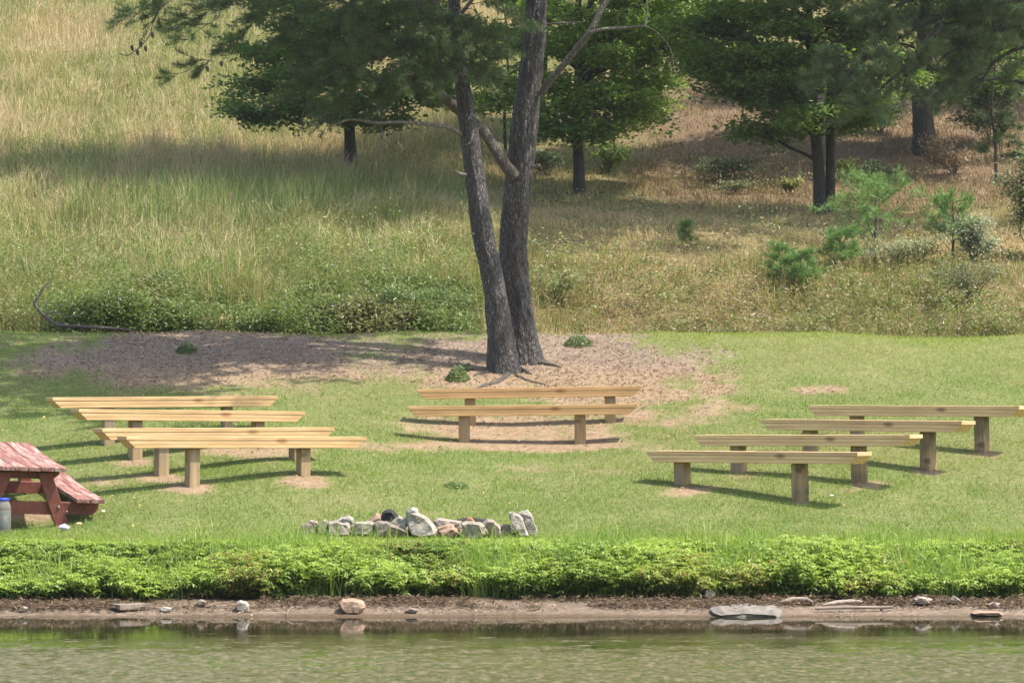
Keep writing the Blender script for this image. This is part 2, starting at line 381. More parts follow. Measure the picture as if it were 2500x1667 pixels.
def _phi(d): return np.where(d > 1e-9, d*d*np.log(np.maximum(d, 1e-9)), 0)
def _solve():
    P = ctrl[:, :2]*KS; n = len(P)
    A = _phi(np.linalg.norm(P[:, None]-P[None], axis=2)) + np.eye(n)*.12
    Q = np.concatenate([np.ones((n, 1)), P], 1)
    S = np.block([[A, Q], [Q.T, np.zeros((3, 3))]])
    return np.linalg.solve(S, np.concatenate([ctrl[:, 2], np.zeros(3)])), P
RW, RP = _solve()
def ground_z(x, y):
    x = np.atleast_1d(np.asarray(x, float)).ravel(); y = np.atleast_1d(np.asarray(y, float)).ravel(); out = np.empty(len(x))
    for s in range(0, len(x), 20000):
        xs, ys = x[s:s+20000], y[s:s+20000]; q = np.stack([xs, ys], 1)*KS
        d = np.linalg.norm(q[:, None]-RP[None], axis=2)
        r = _phi(d) @ RW[:-3] + RW[-3] + q @ RW[-2:]
        edge = 29.5 + .16*(noise(xs*.55, 3.3, seed=3)-.5) + .10*(noise(xs*1.9, 1.3, seed=4)-.5)
        yy = ys - (edge - 29.5)
        sh = np.interp(yy, [-40, 20, 28, 29.5, 30.15, 30.75, 31.05, 31.35, 31.8], [-.9, -.9, -.22, 0.0, .085, .13, .26, .43, .475])
        t = smooth(31.2, 32.0, yy); z = sh*(1-t) + r*t
        z = z - .13*np.exp(-(((xs+4.65)/.7)**2 + ((ys-33.75)/.6)**2))          # worn hollow under the picnic table
        m = smooth(49, 52, ys)                                                  # lumpy hillside, small bumps on the lawn
        z = z + m*(.55*(fbm(xs*.16, ys*.16, seed=11)-.5) + .22*(fbm(xs*.7, ys*.7, seed=12)-.5)) + (1-m)*smooth(31.5, 33, ys)*.05*(fbm(xs*.9, ys*.9, seed=13)-.5)
        z = z + smooth(29.6, 30.4, ys)*(1-smooth(31, 32, ys))*.05*(fbm(xs*2.2, ys*2.2, seed=15)-.5)
        z = z + m*.45*smooth(72.5, 70.8, ys + .6*noise(xs*.3, 1, seed=9))*0
        out[s:s+20000] = z
    return out
def gz(x, y): return float(ground_z(x, y)[0])

DIRT = [(520, 875, 450, 80, 1.2), (330, 850, 190, 45, .8), (820, 850, 330, 40, .8), (1290, 880, 380, 80, 1.25), (900, 900, 320, 45, .8), (1620, 905, 180, 55, .85), (1480, 955, 300, 50, 1.05), (1280, 1045, 330, 45, .95), (1240, 1088, 400, 20, .9),
        (1540, 1020, 190, 40, .8), (1720, 1000, 190, 35, .55), (465, 1192, 70, 16, .9), (740, 1172, 75, 18, .95), (394, 1168, 70, 14, .9), (330, 1130, 60, 14, .85), (600, 1105, 190, 22, .75), (230, 1180, 110, 16, .5),
        (1675, 1197, 75, 18, .9), (1805, 1160, 60, 14, .6), (2120, 1184, 60, 12, .8), (2265, 1152, 45, 8, .7), (2410, 1110, 60, 12, .75), (2010, 952, 90, 14, .8), (2050, 1198, 60, 8, .5), (60, 1255, 110, 26, .8), (1020, 1290, 220, 12, .9),
        (2420, 1205, 70, 10, .4), (1300, 1150, 260, 20, .35), (1950, 1228, 30, 7, .7)]
def dirt_mask(x, y, z):
    px, py = project(x, y, z); m = np.zeros_like(px)
    for cx, cy, rx, ry, s in DIRT:
        m = np.maximum(m, s*np.exp(-(((px-cx)/rx)**2 + ((py-cy)/ry)**2)**1.3))
    n = fbm(x*2.1, y*1.2, seed=21, oct=5); n2 = fbm(x*7, y*4, seed=22, oct=3)
    return np.clip((m*1.25 + (n-.5)*1.15 + (n2-.5)*.75 - .40)*1.9, 0, 1) * smooth(31.8, 32.6, y) * (1-smooth(46.3, 47.2, y))

def ground_colour(x, y, z):
    px, py = project(x, y, z)
    n = fbm(x*.5, y*.4, seed=31); n2 = fbm(x*3, y*2.2, seed=32)
    lawn = mixc((.12, .14, .045), (.17, .175, .07), n2)
    needle = smooth(930, 870, py); dcol = mixc(mixc((.215, .15, .092), (.29, .212, .138), n2), mixc((.17, .13, .10), (.26, .20, .155), n2), needle)  # needle litter tone under the pine also carries the pine's shade
    c = mixc(lawn, dcol, dirt_mask(x, y, z))
    mead = mixc((.11, .11, .04), (.22, .165, .085), np.clip(n*1.4-.2 + .25*n2, 0, 1))
    mead = mixc(mead, mixc((.11, .072, .045), (.20, .135, .085), n2), smooth(1420, 1700, px)*smooth(60.5, 63, y)*(1-smooth(80, 88, y)))
    c = mixc(c, mead, smooth(47.3, 48.6, y))
    bank = mixc((.055, .04, .025), (.11, .08, .05), n2); c = mixc(c, bank, smooth(31.9, 31.4, y))
    sand = mixc((.135, .10, .072), (.215, .165, .125), n2); c = mixc(c, sand, smooth(30.25, 30.0, y + .25*(n2-.5)))
    c = mixc(c, (.10, .07, .045), smooth(29.66, 29.5, y))
    return c
def seq(*parts): return np.unique(np.concatenate([np.arange(a, b, s) for a, b, s in parts]))
gx = seq((-90, -18, 6.0), (-18, -9.4, .45), (-9.4, 9.4, .08), (9.4, 18, .45), (18, 96, 6.0))
gy = seq((-40, 24, 8), (24, 29, .5), (29, 50.5, .075), (50.5, 64, .16), (64, 106, .4), (106, 240, 6))
GX, GY = np.meshgrid(gx, gy); xs, ys = GX.ravel(), GY.ravel(); zs = ground_z(xs, ys)
nx, ny = len(gx), len(gy); i, j = np.meshgrid(np.arange(ny-1), np.arange(nx-1), indexing='ij')
fq = np.stack([i*nx+j, i*nx+j+1, (i+1)*nx+j+1, (i+1)*nx+j], -1).reshape(-1, 4)
yc = np.maximum(ys, 5.0)
g = mesh_obj('ground', np.stack([xs, ys, zs], 1), fq, M['ground'], vcol=ground_colour(xs, yc, zs), smooth_shade=True)
g['kind'] = 'structure'; g['label'] = 'grassy lawn and meadow hillside rising from the pond'
wv = np.array([[-90, -40, 0], [90, -40, 0], [90, 29.95, 0], [-90, 29.95, 0]], float)
wat = mesh_obj('water', wv, np.array([[0, 1, 2, 3]]), M['water']); wat['kind'] = 'structure'; wat['label'] = 'still murky pond water with a floating film'

# ------------------------------------------------------------------ lawn, bank plants, meadow (stuff)
def scatter(n, y0, y1, pad=.6, power=1.0):
    y = y0 + (y1-y0)*U(0, 1, n)**power; x = U(-1, 1, n)*(y*.1435+pad); return x, y
def lawn():
    acc = Acc(); x, y = scatter(540000, 31.25, 47.6, 1.9, 1.25); z = ground_z(x, y); d = dirt_mask(x, y, z)
    clump = fbm(x*2.6, y*1.8, seed=41, oct=3)
    keep = (U(0, 1, len(x)) > d*.985) & (U(0, 1, len(x)) < .35 + clump*.95); x, y, z, clump = x[keep], y[keep], z[keep], clump[keep]; n = len(x)
    dd = d[keep]
    px, py = project(x, y, z)
    r = U(0, 1, n); k = fbm(x*.55, y*.45, seed=43)*.6 + .4*fbm(x*1.8, y*1.2, seed=45); fine = fbm(x*5, y*3, seed=44, oct=2)
    green = mixc((.105, .19, .028), (.23, .32, .075), np.clip(r*.8+.45*(fine-.3), 0, 1))
    edge = smooth(33.3, 31.8, y)[:, None]; lush = mixc((.20, .31, .04), (.34, .42, .09), r); green = green*(1-edge*.75) + lush*edge*.75
    far = (smooth(42, 45.5, y)*smooth(1350, 1700, px))[:, None]; green = green*(1-far*.6) + mixc((.24, .30, .05), (.36, .38, .09), r)*far*.6
    straw = mixc((.30, .25, .11), (.45, .36, .2), U(0, 1, n)); sfrac = np.clip((k-.47)*2.0, 0, .42) + dd*.35 + .05
    sfrac = sfrac * (1-edge[:, 0]*.8)
    col = np.where((U(0, 1, n) < sfrac)[:, None], straw, green)
    h = U(.022, .052, n)*(.7+.7*clump)*(1 + .9*edge[:, 0]*U(0, 1, n)) * (1-.35*dd)
    add_blades(acc, np.stack([x, y, z-.004], 1), h, U(.005, .009, n), U(.35, .96, n), U(0, 2*np.pi, n), col, bend=False)
    o = acc.build('lawn_grass', M['grass']); tag(o, 'short mown green grass covering the sloping lawn', 'grass', kind='stuff')
lawn()
def bank_plants():
    acc = Acc()
    n = 9400; x = U(-7.0, 7.0, n); y = 30.28 + .26*fbm(x*1.4, 5.0, seed=57, oct=3) + U(0, 1, n)**.85*1.15; z0 = ground_z(x, y)
    lump = fbm(x*2.0, y*.9, seed=51, oct=3); big = fbm(x*.6, y*.2, seed=55, oct=2); front = smooth(31.0, 30.4, y)
    ok = (lump + .33*(1-front) > .50) | (y > 31.15); x, y, z0, lump, big, front = x[ok], y[ok], z0[ok], lump[ok], big[ok], front[ok]; n = len(x)
    h = np.maximum(.10, (.43 + .55*(lump-.5) + .40*(big-.5)) - z0) * (1-.32*front) * U(.7, 1.15, n)
    kind = fbm(x*1.7+9, y*.6, seed=52, oct=2); nodes, per = 7, 6
    lx, ly = U(-.16, .16, n), U(-.24, .03, n) - .12*front
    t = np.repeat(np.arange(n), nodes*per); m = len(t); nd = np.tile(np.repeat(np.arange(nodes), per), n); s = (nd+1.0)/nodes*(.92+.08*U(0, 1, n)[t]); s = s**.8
    a = np.tile(np.arange(per)/per*2*np.pi, n*nodes) + (np.repeat(U(0, 6.28, n*nodes), per)) + U(-.25, .25, m)
    L = U(.042, .078, m)*(1.15-.45*s)
    out = np.stack([np.cos(a), np.sin(a), -U(.25, .75, m)], 1); out = unit(out)
    side = U(.0, .10, n*nodes).repeat(per); sa = U(0, 6.28, n*nodes).repeat(per)
    base = np.stack([x[t] + lx[t]*s + np.cos(sa)*side, y[t] + ly[t]*s + np.sin(sa)*side, z0[t] + h[t]*s], 1)
    P = base + out*L[:, None]*.55
    nr = np.stack([np.cos(a)*.5, np.sin(a)*.5, np.ones(m)], 1) + RG.normal(0, .18, (m, 3))
    pl = (U(-.2, .2, n) + .9*(fbm(x*1.5, y*.8, seed=59, oct=2)-.5))[t]
    c = mixc((.055, .125, .018), (.31, .40, .085), np.clip(.75*s**1.5 + U(-.1, .3, m) + pl, 0, 1.1))  # leaf colour brightens up each plant, painting in the sunlit tops
    yel = ((kind[t] > .64) & (U(0, 1, m) < .4)); c[yel] = mixc((.24, .24, .05), (.26, .16, .07), U(0, 1, yel.sum()))
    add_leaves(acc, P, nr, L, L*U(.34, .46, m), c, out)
    k = 14800; xb = U(-7.0, 7.0, k); yb = 30.4 + U(0, 1, k)*1.1; zb = ground_z(xb, yb); gm = fbm(xb*1.6, yb*.5, seed=53, oct=2) > .46
    xb, yb, zb = xb[gm], yb[gm], zb[gm]; k = len(xb)
    add_blades(acc, np.stack([xb, yb, zb], 1), U(.14, .42, k), U(.006, .011, k), U(.15, .85, k), U(0, 2*np.pi, k), mixc((.14, .24, .04), (.36, .42, .12), U(0, 1, k)))
    k = 12000; xb = U(-7.0, 7.0, k); yb = 30.45 + U(0, 1, k)*.7; gm = fbm(xb*1.5+3, yb*.4, seed=60, oct=3) > .56; xb, yb = xb[gm], yb[gm]; zb = ground_z(xb, yb); k = len(xb)
    add_blades(acc, np.stack([xb, yb, zb], 1), U(.24, .50, k), U(.006, .011, k), U(.1, .8, k), U(0, 2*np.pi, k), mixc((.13, .24, .04), (.34, .42, .12), U(0, 1, k)))
    k = 12000; xb = U(-7.0, 7.0, k); yb = 31.0 + U(0, 1, k)**1.3*1.3; tall = smooth(31.75, 31.3, yb)*.75 + .25; zb = ground_z(xb, yb)
    add_blades(acc, np.stack([xb, yb, zb], 1), U(.06, .19, k)*np.where(fbm(xb*1.1, yb, seed=58, oct=3) > .5, 1.25, .7)*tall, U(.006, .01, k), U(.1, .85, k), U(0, 2*np.pi, k), mixc((.2, .31, .04), (.34, .42, .09), U(0, 1, k)))
    k = 1200; xb = U(-7.0, 7.0, k); yb = 30.25 + U(0, 1, k)*.4; zb = ground_z(xb, yb); gm = fbm(xb*1.3, yb, seed=54, oct=2) > .55; xb, yb, zb = xb[gm], yb[gm], zb[gm]; k = len(xb)
    add_blades(acc, np.stack([xb, yb, zb], 1), U(.04, .14, k), U(.006, .01, k), U(.3, .9, k), U(0, 2*np.pi, k), mixc((.08, .16, .03), (.17, .23, .06), U(0, 1, k)))
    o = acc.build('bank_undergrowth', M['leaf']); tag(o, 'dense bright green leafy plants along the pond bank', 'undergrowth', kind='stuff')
bank_plants()
def shore_litter():
    acc = Acc(); n = 17500; x = U(-7.0, 7.0, n); y = 29.98 + RG.normal(0, .13, n) + .26*(noise(x*.8, 2, seed=61)-.5); z = ground_z(x, y)
    k = (fbm(x*2.3, y*3, seed=62, oct=3) > .36) & (y > 29.62) & (y < 30.7); x, y, z = x[k], y[k], z[k]; n = len(x)
    a = U(0, 2*np.pi, n); add_leaves(acc, np.stack([x, y, z+U(.002, .055, n)], 1), np.stack([U(-.5, .5, n), U(-.9, .3, n), np.ones(n)], 1), U(.02, .075, n), U(.006, .02, n),
        mixc((.045, .03, .017), (.22, .15, .09), U(0, 1, n)**1.8), np.stack([np.cos(a), np.sin(a)*.5, U(-.2, .2, n)], 1))
    n = 3300; x = U(-7.0, 7.0, n); y = U(29.5, 30.2, n); z = ground_z(x, y); g_ = (fbm(x*3, y*3, seed=63, oct=2) > .55); x, y, z = x[g_], y[g_], z[g_]; n = len(x)
    add_leaves(acc, np.stack([x, y, z+.004], 1), np.stack([U(-.3, .3, n), U(-.5, .3, n), np.ones(n)], 1), U(.015, .04, n), U(.01, .025, n), mixc((.16, .12, .09), (.45, .38, .30), U(0, 1, n)))
    o = acc.build('shore_debris', M['dry']); tag(o, 'brown rotting plant debris strewn along the sandy water edge', 'debris', kind='stuff')
shore_litter()
def dirt_litter():
    acc = Acc(); x, y = scatter(76000, 32.6, 47.2, 1.9, .8); z = ground_z(x, y); d = dirt_mask(x, y, z); k = U(0, 1, len(x)) < d*.8*smooth(39.5, 42.5, y) + .015 + .08*d; x, y, z = x[k], y[k], z[k]; n = len(x)
    add_leaves(acc, np.stack([x, y, z+U(.003, .02, n)], 1), np.stack([U(-.5, .5, n), U(-.8, .4, n), np.ones(n)], 1), U(.02, .07, n), U(.008, .028, n), mixc((.09, .055, .035), (.46, .33, .22), U(0, 1, n)**1.3))
    o = acc.build('fallen_needle_litter', M['dry']); tag(o, 'dry pine needles and bark bits scattered over the bare dirt', 'litter', kind='stuff')
dirt_litter()
def meadow():
    acc = Acc(); x, y = scatter(420000, 48.2, 106, 2.6, 1.35); z = ground_z(x, y); px, py = project(x, y, z)
    dryzone = smooth(950, 1350, px)*smooth(47.5, 49.5, y)*(1-smooth(74, 84, y))
    g1 = fbm(x*.35, y*.12, seed=71); g2 = fbm(x*1.6, y*.7, seed=72, oct=3); n = len(x); r = U(0, 1, n)
    green = mixc((.15, .20, .045), (.29, .32, .105), r); tan = mixc((.38, .30, .13), (.54, .43, .24), r); pink = mixc((.44, .31, .19), (.55, .41, .28), r)
    lowleft = smooth(1150, 700, px)*smooth(64, 55, y); tf = np.clip((g1-.5)*2.2 + (g2-.5)*1.4 + .29 + .48*dryzone - .25*lowleft, .06, .93)
    col = np.where((U(0, 1, n) < tf)[:, None], np.where((U(0, 1, n) < .38)[:, None], pink, tan), green)
    tip = np.where((U(0, 1, n) < .5)[:, None], mixc((.46, .38, .22), (.60, .50, .34), r), col)
    brown = smooth(1420, 1700, px)*smooth(60.5, 63, y)*(1-smooth(80, 88, y)); bm_ = U(0, 1, n) < brown*.9; col[bm_] = mixc((.12, .085, .045), (.28, .205, .115), r)[bm_]; tip[bm_] = col[bm_]; dryzone = np.maximum(dryzone, brown)
    g3 = fbm(x*3.1, y*1.7, seed=73, oct=2); keep = U(0, 1, n) < .3 + .9*g2
    h = (U(.22, .62, n)*(1-dryzone) + U(.07, .22, n)*dryzone)*(.25+.6*g2+1.0*g3)*(.25+.75*smooth(49, 51.2, y)); lean = U(.05, .95, n)*(1-dryzone) + U(.62, .985, n)*dryzone
    az = U(0, 2*np.pi, n)*.5 + 12*fbm(x*1.2, y*.8, seed=86, oct=2)
    wd = .0085*(1 + .012*(y-50))
    add_blades(acc, np.stack([x, y, z-.01], 1)[keep], h[keep], (wd*U(.7, 1.3, n))[keep], lean[keep], az[keep], col[keep], tip[keep])
    k = 128000; x2, y2 = scatter(k, 50, 105, 2.6, 1.4); fl = fbm(x2*.6, y2*.25, seed=79, oct=3) + U(-.2, .2, k) - .16*smooth(1000, 1300, CX+F*x2/y2) > .46; x2, y2 = x2[fl], y2[fl]; k = len(x2); r2 = U(0, 1, k)     # seed heads and small leaves
    L2 = U(.02, .05, k)*(1+.01*(y2-50)); add_leaves(acc, np.stack([x2, y2, ground_z(x2, y2)+U(.03, .45, k)*(.4+.6*smooth(50, 52, y2))], 1), rand_dir(k)+[0, -.3, .6], L2, L2*.5, np.where((U(0, 1, k) < .5)[:, None], mixc((.32, .25, .13), (.46, .37, .22), r2), mixc((.10, .16, .035), (.24, .29, .08), r2)))
    k = 4200; px = U(150, 1150, k); y = U(55.5, 63, k); x = (px-CX)/F*y; gm = fbm(x*.9, y*.5, seed=74, oct=2) > .47; x, y = x[gm], y[gm]; k = len(x)     # tall green stalks in front of the oaks
    add_blades(acc, np.stack([x, y, ground_z(x, y)], 1), U(.4, .95, k), U(.008, .014, k), U(.02, .35, k), U(0, 2*np.pi, k), mixc((.10, .17, .04), (.22, .28, .09), U(0, 1, k)))
    o = acc.build('meadow_grass', M['dry']); tag(o, 'tall dry tan and green grass covering the hillside', 'grass', kind='stuff')
    acc = Acc(); n = 11200; y = 48.7 + U(0, 1, n)**1.4*5.5; x = U(-1, 1, n)*(y*.1435+2.2); z = ground_z(x, y); px, py = project(x, y, z)
    dens = np.where(px < 1150, .95, .42)*(1-.75*smooth(50.5, 54, y))*np.clip(fbm(x*.9, y*.6, seed=75)*2.4-.5, .1, 1); k = U(0, 1, n) < dens; x, y, z, px = x[k], y[k], z[k], px[k]; n = len(x)
    lump = fbm(x*.8, y*.5, seed=76, oct=3); h = (.2 + .95*np.clip(lump-.2, 0, 1))*U(.6, 1.2, n)*np.where(px < 1150, 1.1, .75); per = 30
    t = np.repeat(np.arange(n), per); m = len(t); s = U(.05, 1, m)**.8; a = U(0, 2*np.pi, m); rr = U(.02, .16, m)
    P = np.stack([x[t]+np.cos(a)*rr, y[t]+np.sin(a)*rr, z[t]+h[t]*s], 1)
    c = mixc((.055, .11, .02), (.19, .25, .06), np.clip(U(0, .75, m)+.25*s, 0, 1)); dry_ = (U(0, 1, m) < .55*smooth(1150, 1400, px)[t]*(.4+fbm(x*.6, y*.5, seed=87, oct=2)[t])*1.2); c[dry_] = mixc((.17, .125, .06), (.31, .24, .125), U(0, 1, dry_.sum())); pal = fbm(x*1.3+4, y, seed=77, oct=2)[t] > .68; c[pal] = mixc((.16, .18, .06), (.27, .26, .11), U(0, 1, pal.sum()))  # leaf colour rises with height, so lower leaves carry painted shade
    L = U(.03, .08, m); add_leaves(acc, P, np.stack([U(-.7, .7, m), U(-.9, .4, m), U(.3, 1.2, m)], 1), L, L*U(.25, .5, m), c, np.stack([np.cos(a), np.sin(a), U(-.5, .5, m)], 1))
    k = 32000; y = 47.3 + U(0, 1, k)*5; x = U(-1, 1, k)*(y*.1435+2.2); px = CX + F*x/y; gm = fbm(x*1.2, y*.8, seed=78, oct=3) > .42; x, y, px = x[gm], y[gm], px[gm]; k = len(x); r = U(0, 1, k)
    hh = U(.12, .45, k)*(.3+.7*smooth(47.8, 50.2, y))*np.where((px < 1150) & (y < 49.6), .6, 1); c = np.where((U(0, 1, k) < .45)[:, None], mixc((.28, .22, .10), (.42, .33, .18), r), mixc((.10, .15, .03), (.2, .24, .07), r))
    add_blades(acc, np.stack([x, y, ground_z(x, y)], 1), hh, U(.007, .012, k), U(.1, .8, k), U(0, 2*np.pi, k), c)
    n = 4900; px = U(-380, 1180, n); y = 49.0 + U(0, 1, n)*1.5; x = (px-CX)/F*y; z = ground_z(x, y); lump = fbm(x*.75, y*.4, seed=81, oct=4)
    ok = (lump + .5*(fbm(x*2.6, y*2, seed=84, oct=2)-.5) > .40 + .12*(y < 49.35)); x, y, z, lump = x[ok], y[ok], z[ok], lump[ok]; n = len(x); h = (.15 + 1.3*np.clip(lump-.36, 0, .6))*U(.7, 1.1, n); per = 40
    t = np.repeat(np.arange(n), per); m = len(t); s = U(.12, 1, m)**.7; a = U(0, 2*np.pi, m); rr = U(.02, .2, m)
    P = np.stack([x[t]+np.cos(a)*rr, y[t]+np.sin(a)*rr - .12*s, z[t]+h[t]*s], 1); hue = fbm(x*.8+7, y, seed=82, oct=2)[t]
    c = mixc((.045, .085, .02), (.20, .25, .065), np.clip(U(0, .75, m)+.3*s-.15, 0, 1)); br = hue > .58; c[br] = mixc((.08, .10, .028), (.24, .24, .09), U(0, 1, br.sum()))  # lower bramble leaves coloured darker, shade put into the tint
    L = U(.035, .08, m); add_leaves(acc, P, np.stack([U(-.7, .7, m), U(-.9, .4, m), U(.3, 1.2, m)], 1), L, L*U(.3, .55, m), c, np.stack([np.cos(a), np.sin(a), U(-.6, .4, m)], 1))
    k = 6500; px = U(-380, 1180, k); y = U(49.2, 50.9, k); x = (px-CX)/F*y; r = U(0, 1, k); add_blades(acc, np.stack([x, y, ground_z(x, y)], 1), U(.3, .95, k)*(.6+.8*fbm(x, y, seed=83, oct=2)), U(.007, .012, k), U(.05, .8, k), U(0, 2*np.pi, k), np.where((r < .5)[:, None], mixc((.10, .16, .035), (.22, .27, .08), U(0, 1, k)), mixc((.30, .23, .11), (.46, .36, .2), U(0, 1, k))))
    k = 1100; px = U(-380, 1180, k); y = U(48.9, 49.6, k); x = (px-CX)/F*y; add_blades(acc, np.stack([x, y, ground_z(x, y)], 1), U(.25, .6, k), U(.008, .013, k), U(.1, .6, k), U(0, 2*np.pi, k), mixc((.3, .22, .13), (.5, .42, .28), U(0, 1, k)))
    o = acc.build('weed_undergrowth', M['leaf']); tag(o, 'tangled weeds and tall grass along the ditch behind the lawn', 'undergrowth', kind='stuff')
meadow()

# ------------------------------------------------------------------ trees
def pts_px(L): return np.array([at(*p) for p in L])
def limb(acc, p0, p1, r0, r1, droop=0.0, wob=.12, seg=6, n=9, col=(.1, .1, .1)):
    p0, p1 = np.asarray(p0, float), np.asarray(p1, float); d = p1-p0; L = np.linalg.norm(d)
    t = np.linspace(0, 1, n)[:, None]; pts = p0 + d*t; pts[:, 2] += (np.sin(t[:, 0]*np.pi)*.12 - droop*t[:, 0]**2*.0)*L
    wv_ = RG.normal(0, wob*L*.25, (4, 3)); wv_[0] = 0; wv_[-1] *= .3; pts += smooth_path(wv_, n)*np.sin(t*np.pi*.9)
    pts[0] = p0; add_tube(acc, pts, np.linspace(r0, r1, n), seg, col); return pts

def oak(name, trunk_px, r0, tips, n_high, top_h, crown_r, label, group, lens=1.0, tone=.12, forks=(), bias=-1.8):
    base = at(*trunk_px[0]); base[2] = gz(base[0], base[1]) - .12
    root = empty(name, (base[0], base[1], base[2]+.12), label, 'tree', group)
    W = Acc(); Lf = Acc(); O = np.array([base[0], base[1], base[2]+.12])
    for k, tp in enumerate([trunk_px] + list(forks)):
        pts = pts_px(tp); pts[0, 2] = gz(pts[0, 0], pts[0, 1]) - .12
        if k == 0: top = pts[-1]
        path = smooth_path(pts, 40); rr = np.linspace(r0, r0*.45, 40)*(.8 if k else 1); rr = rr + r0*.55*np.exp(-np.arange(40)/1.6)
        add_tube(W, path, rr, 18, (.1,)*3, .28, 31+k)
    trunk = smooth_path(pts_px(trunk_px), 40)
    up = smooth_path(np.array([top, top+[U(-.3, .3), U(-.3, .3), top_h*.5], top+[U(-.6, .6), U(-.6, .6), top_h]]), 14); add_tube(W, up, np.linspace(r0*.45, .02, 14), 8)
    trunk = np.concatenate([trunk, up]); targets = []
    for px, py, dy in tips: targets.append(at(px, py, trunk_px[0][2] + dy))
    zc0, zc1 = top[2]+1.4, up[-1][2]
    for k in range(n_high):
        f = (k+.5)/n_high; a = k*2.399 + U(-.4, .4); z = zc0 + (zc1-zc0)*f; r = crown_r*math.sqrt(max(.08, 1-(max(0, f-.25)/.8)**2))*U(.7, 1.05)
        c = trunk[np.argmin(abs(trunk[:, 2]-z))]; targets.append(np.array([c[0]+.3+math.cos(a)*r, c[1]+bias+math.sin(a)*r, z+U(-.2, .5)]))  # unseen high limbs, shifted by bias so their shade falls downslope
    ctr = []; nlow = len(tips); cut = None
    for ti, tg in enumerate(targets):
        if ti == nlow: cut = len(ctr)
        d = np.linalg.norm(tg[:2]-trunk[:, :2], axis=1); zs_ = tg[2] - .45*d.mean()*U(.35, 1.0); zs_ = max(zs_, O[2]+.9); s = trunk[np.argmin(abs(trunk[:, 2]-zs_))]
        L = np.linalg.norm(tg-s); pts = limb(W, s, tg, min(.055, .012+.016*L), .006, wob=.3, n=10)
        nsub = int(5 + L*4.2)
        for q in range(nsub):
            f = U(.30, 1.0); b = pts[min(9, int(f*9.99))]; dv = tg-s; dv[2] *= .3; dv = unit(dv); side = np.array([-dv[1], dv[0], 0])*U(-1, 1)
            e = b + (dv*U(.15, .8) + side*.9 + [0, 0, U(-.25, .3)])*U(.3, .75)*lens*min(1.2, .5+L*.25)
            p2 = limb(W, b, e, .009, .003, seg=4, n=5, wob=.25)
            for g_ in (2, 3, 4): ctr.append(p2[g_])
            ctr.append(e + RG.normal(0, .08, 3))
    ctr = np.array(ctr); cut = len(ctr) if cut is None else cut; hi = np.arange(len(ctr)) >= cut; t = np.repeat(np.arange(len(ctr)), np.where(hi, 15, 20)); m = len(t); hi = hi[t]
    P = ctr[t] + RG.normal(0, 1, (m, 3))*np.array([.16, .16, .06])*np.where(hi, 1.5, 1.0)[:, None]
    clump = fbm(P[:, 0]*1.6, P[:, 1]*1.6, P[:, 2]*2.4, seed=91, oct=2)
    c = mixc((.055, .12, .04), (.19, .29, .075), np.clip(U(0, .6, m) + (clump-.35)*1.0 + tone, 0, 1.3))
    nr = np.stack([U(-.7, .7, m), U(-.7, .7, m), U(.35, 1.3, m)], 1); a = U(0, 2*np.pi, m)
    L = U(.085, .155, m)*lens*np.where(hi, 1.6, 1.0); add_leaves(Lf, P, nr, L, L*U(.38, .55, m), c, np.stack([np.cos(a), np.sin(a), U(-.8, .1, m)], 1))
    W.build('trunk', M['oak_bark'], root, O, smooth_shade=True); Lf.build('crown', M['leaf'], root, O)
    return root

TG = 'trees on the meadow hillside'
oak('oak_tree', [(857, 422, 67), (854, 330, 67), (852, 230, 67), (858, 120, 67), (862, 0, 67)], .125,
    [(580, 285, -.6), (640, 295, -.3), (700, 305, .5), (620, 200, .3), (590, 230, 1), (640, 130, -.5), (610, 120, .5), (680, 60, 0), (740, 250, -1), (760, 170, -1.2), (700, 190, -1), (820, 290, -1.2), (960, 300, -.8), (1050, 260, -.5),
     (1090, 240, .3), (1010, 190, -1), (930, 130, -1.4), (880, 60, -1.4), (800, 60, -1.5), (760, 20, -1), (1000, 60, -1), (1060, 120, 0), (1040, 20, .4), (690, -20, .5), (900, -30, 1), (650, 30, .8), (900, 240, -1.4), (840, 150, -1.5), (1130, 180, .6), (720, 110, 1.2), (980, 120, 1.0), (1080, 190, 1.0), (860, 190, 1.1), (1150, 60, 1.0)],
    32, 7.5, 5.0, 'low-branching oak with a wide dark crown left of the twin-trunk pine', TG, bias=-2.6)
oak('oak_tree', [(1414, 468, 64), (1412, 360, 64), (1410, 240, 64), (1415, 120, 64), (1412, 0, 64)], .112,
    [(1640, 215, -.4), (1600, 160, .2), (1650, 130, .6), (1560, 240, -.8), (1530, 300, -.6), (1570, 280, .2), (1480, 320, -.8), (1620, 60, -.2), (1690, 70, .6), (1560, 60, -1), (1500, 140, -1.2), (1470, 220, -1.2), (1640, 0, .3), (1540, -10, -.5),
     (1280, 300, -.5), (1220, 260, .2), (1200, 200, .6), (1230, 120, .3), (1180, 90, .8), (1330, 200, -1.1), (1360, 100, -1.2), (1280, 40, -.4), (1210, 10, .6), (1420, 40, -1.2), (1350, 330, -.5), (1380, 260, -1.1), (1500, 60, .8), (1600, 110, 1.0), (1720, 30, .8), (1690, 110, .9), (1650, 60, 1.2), (1580, 200, 1.0), (1450, 120, 1.2), (1320, 120, .8)],
    24, 7.5, 4.6, 'slender oak with sunlit yellow-green leaves right of the twin-trunk pine', TG, tone=.75, bias=-1.5)
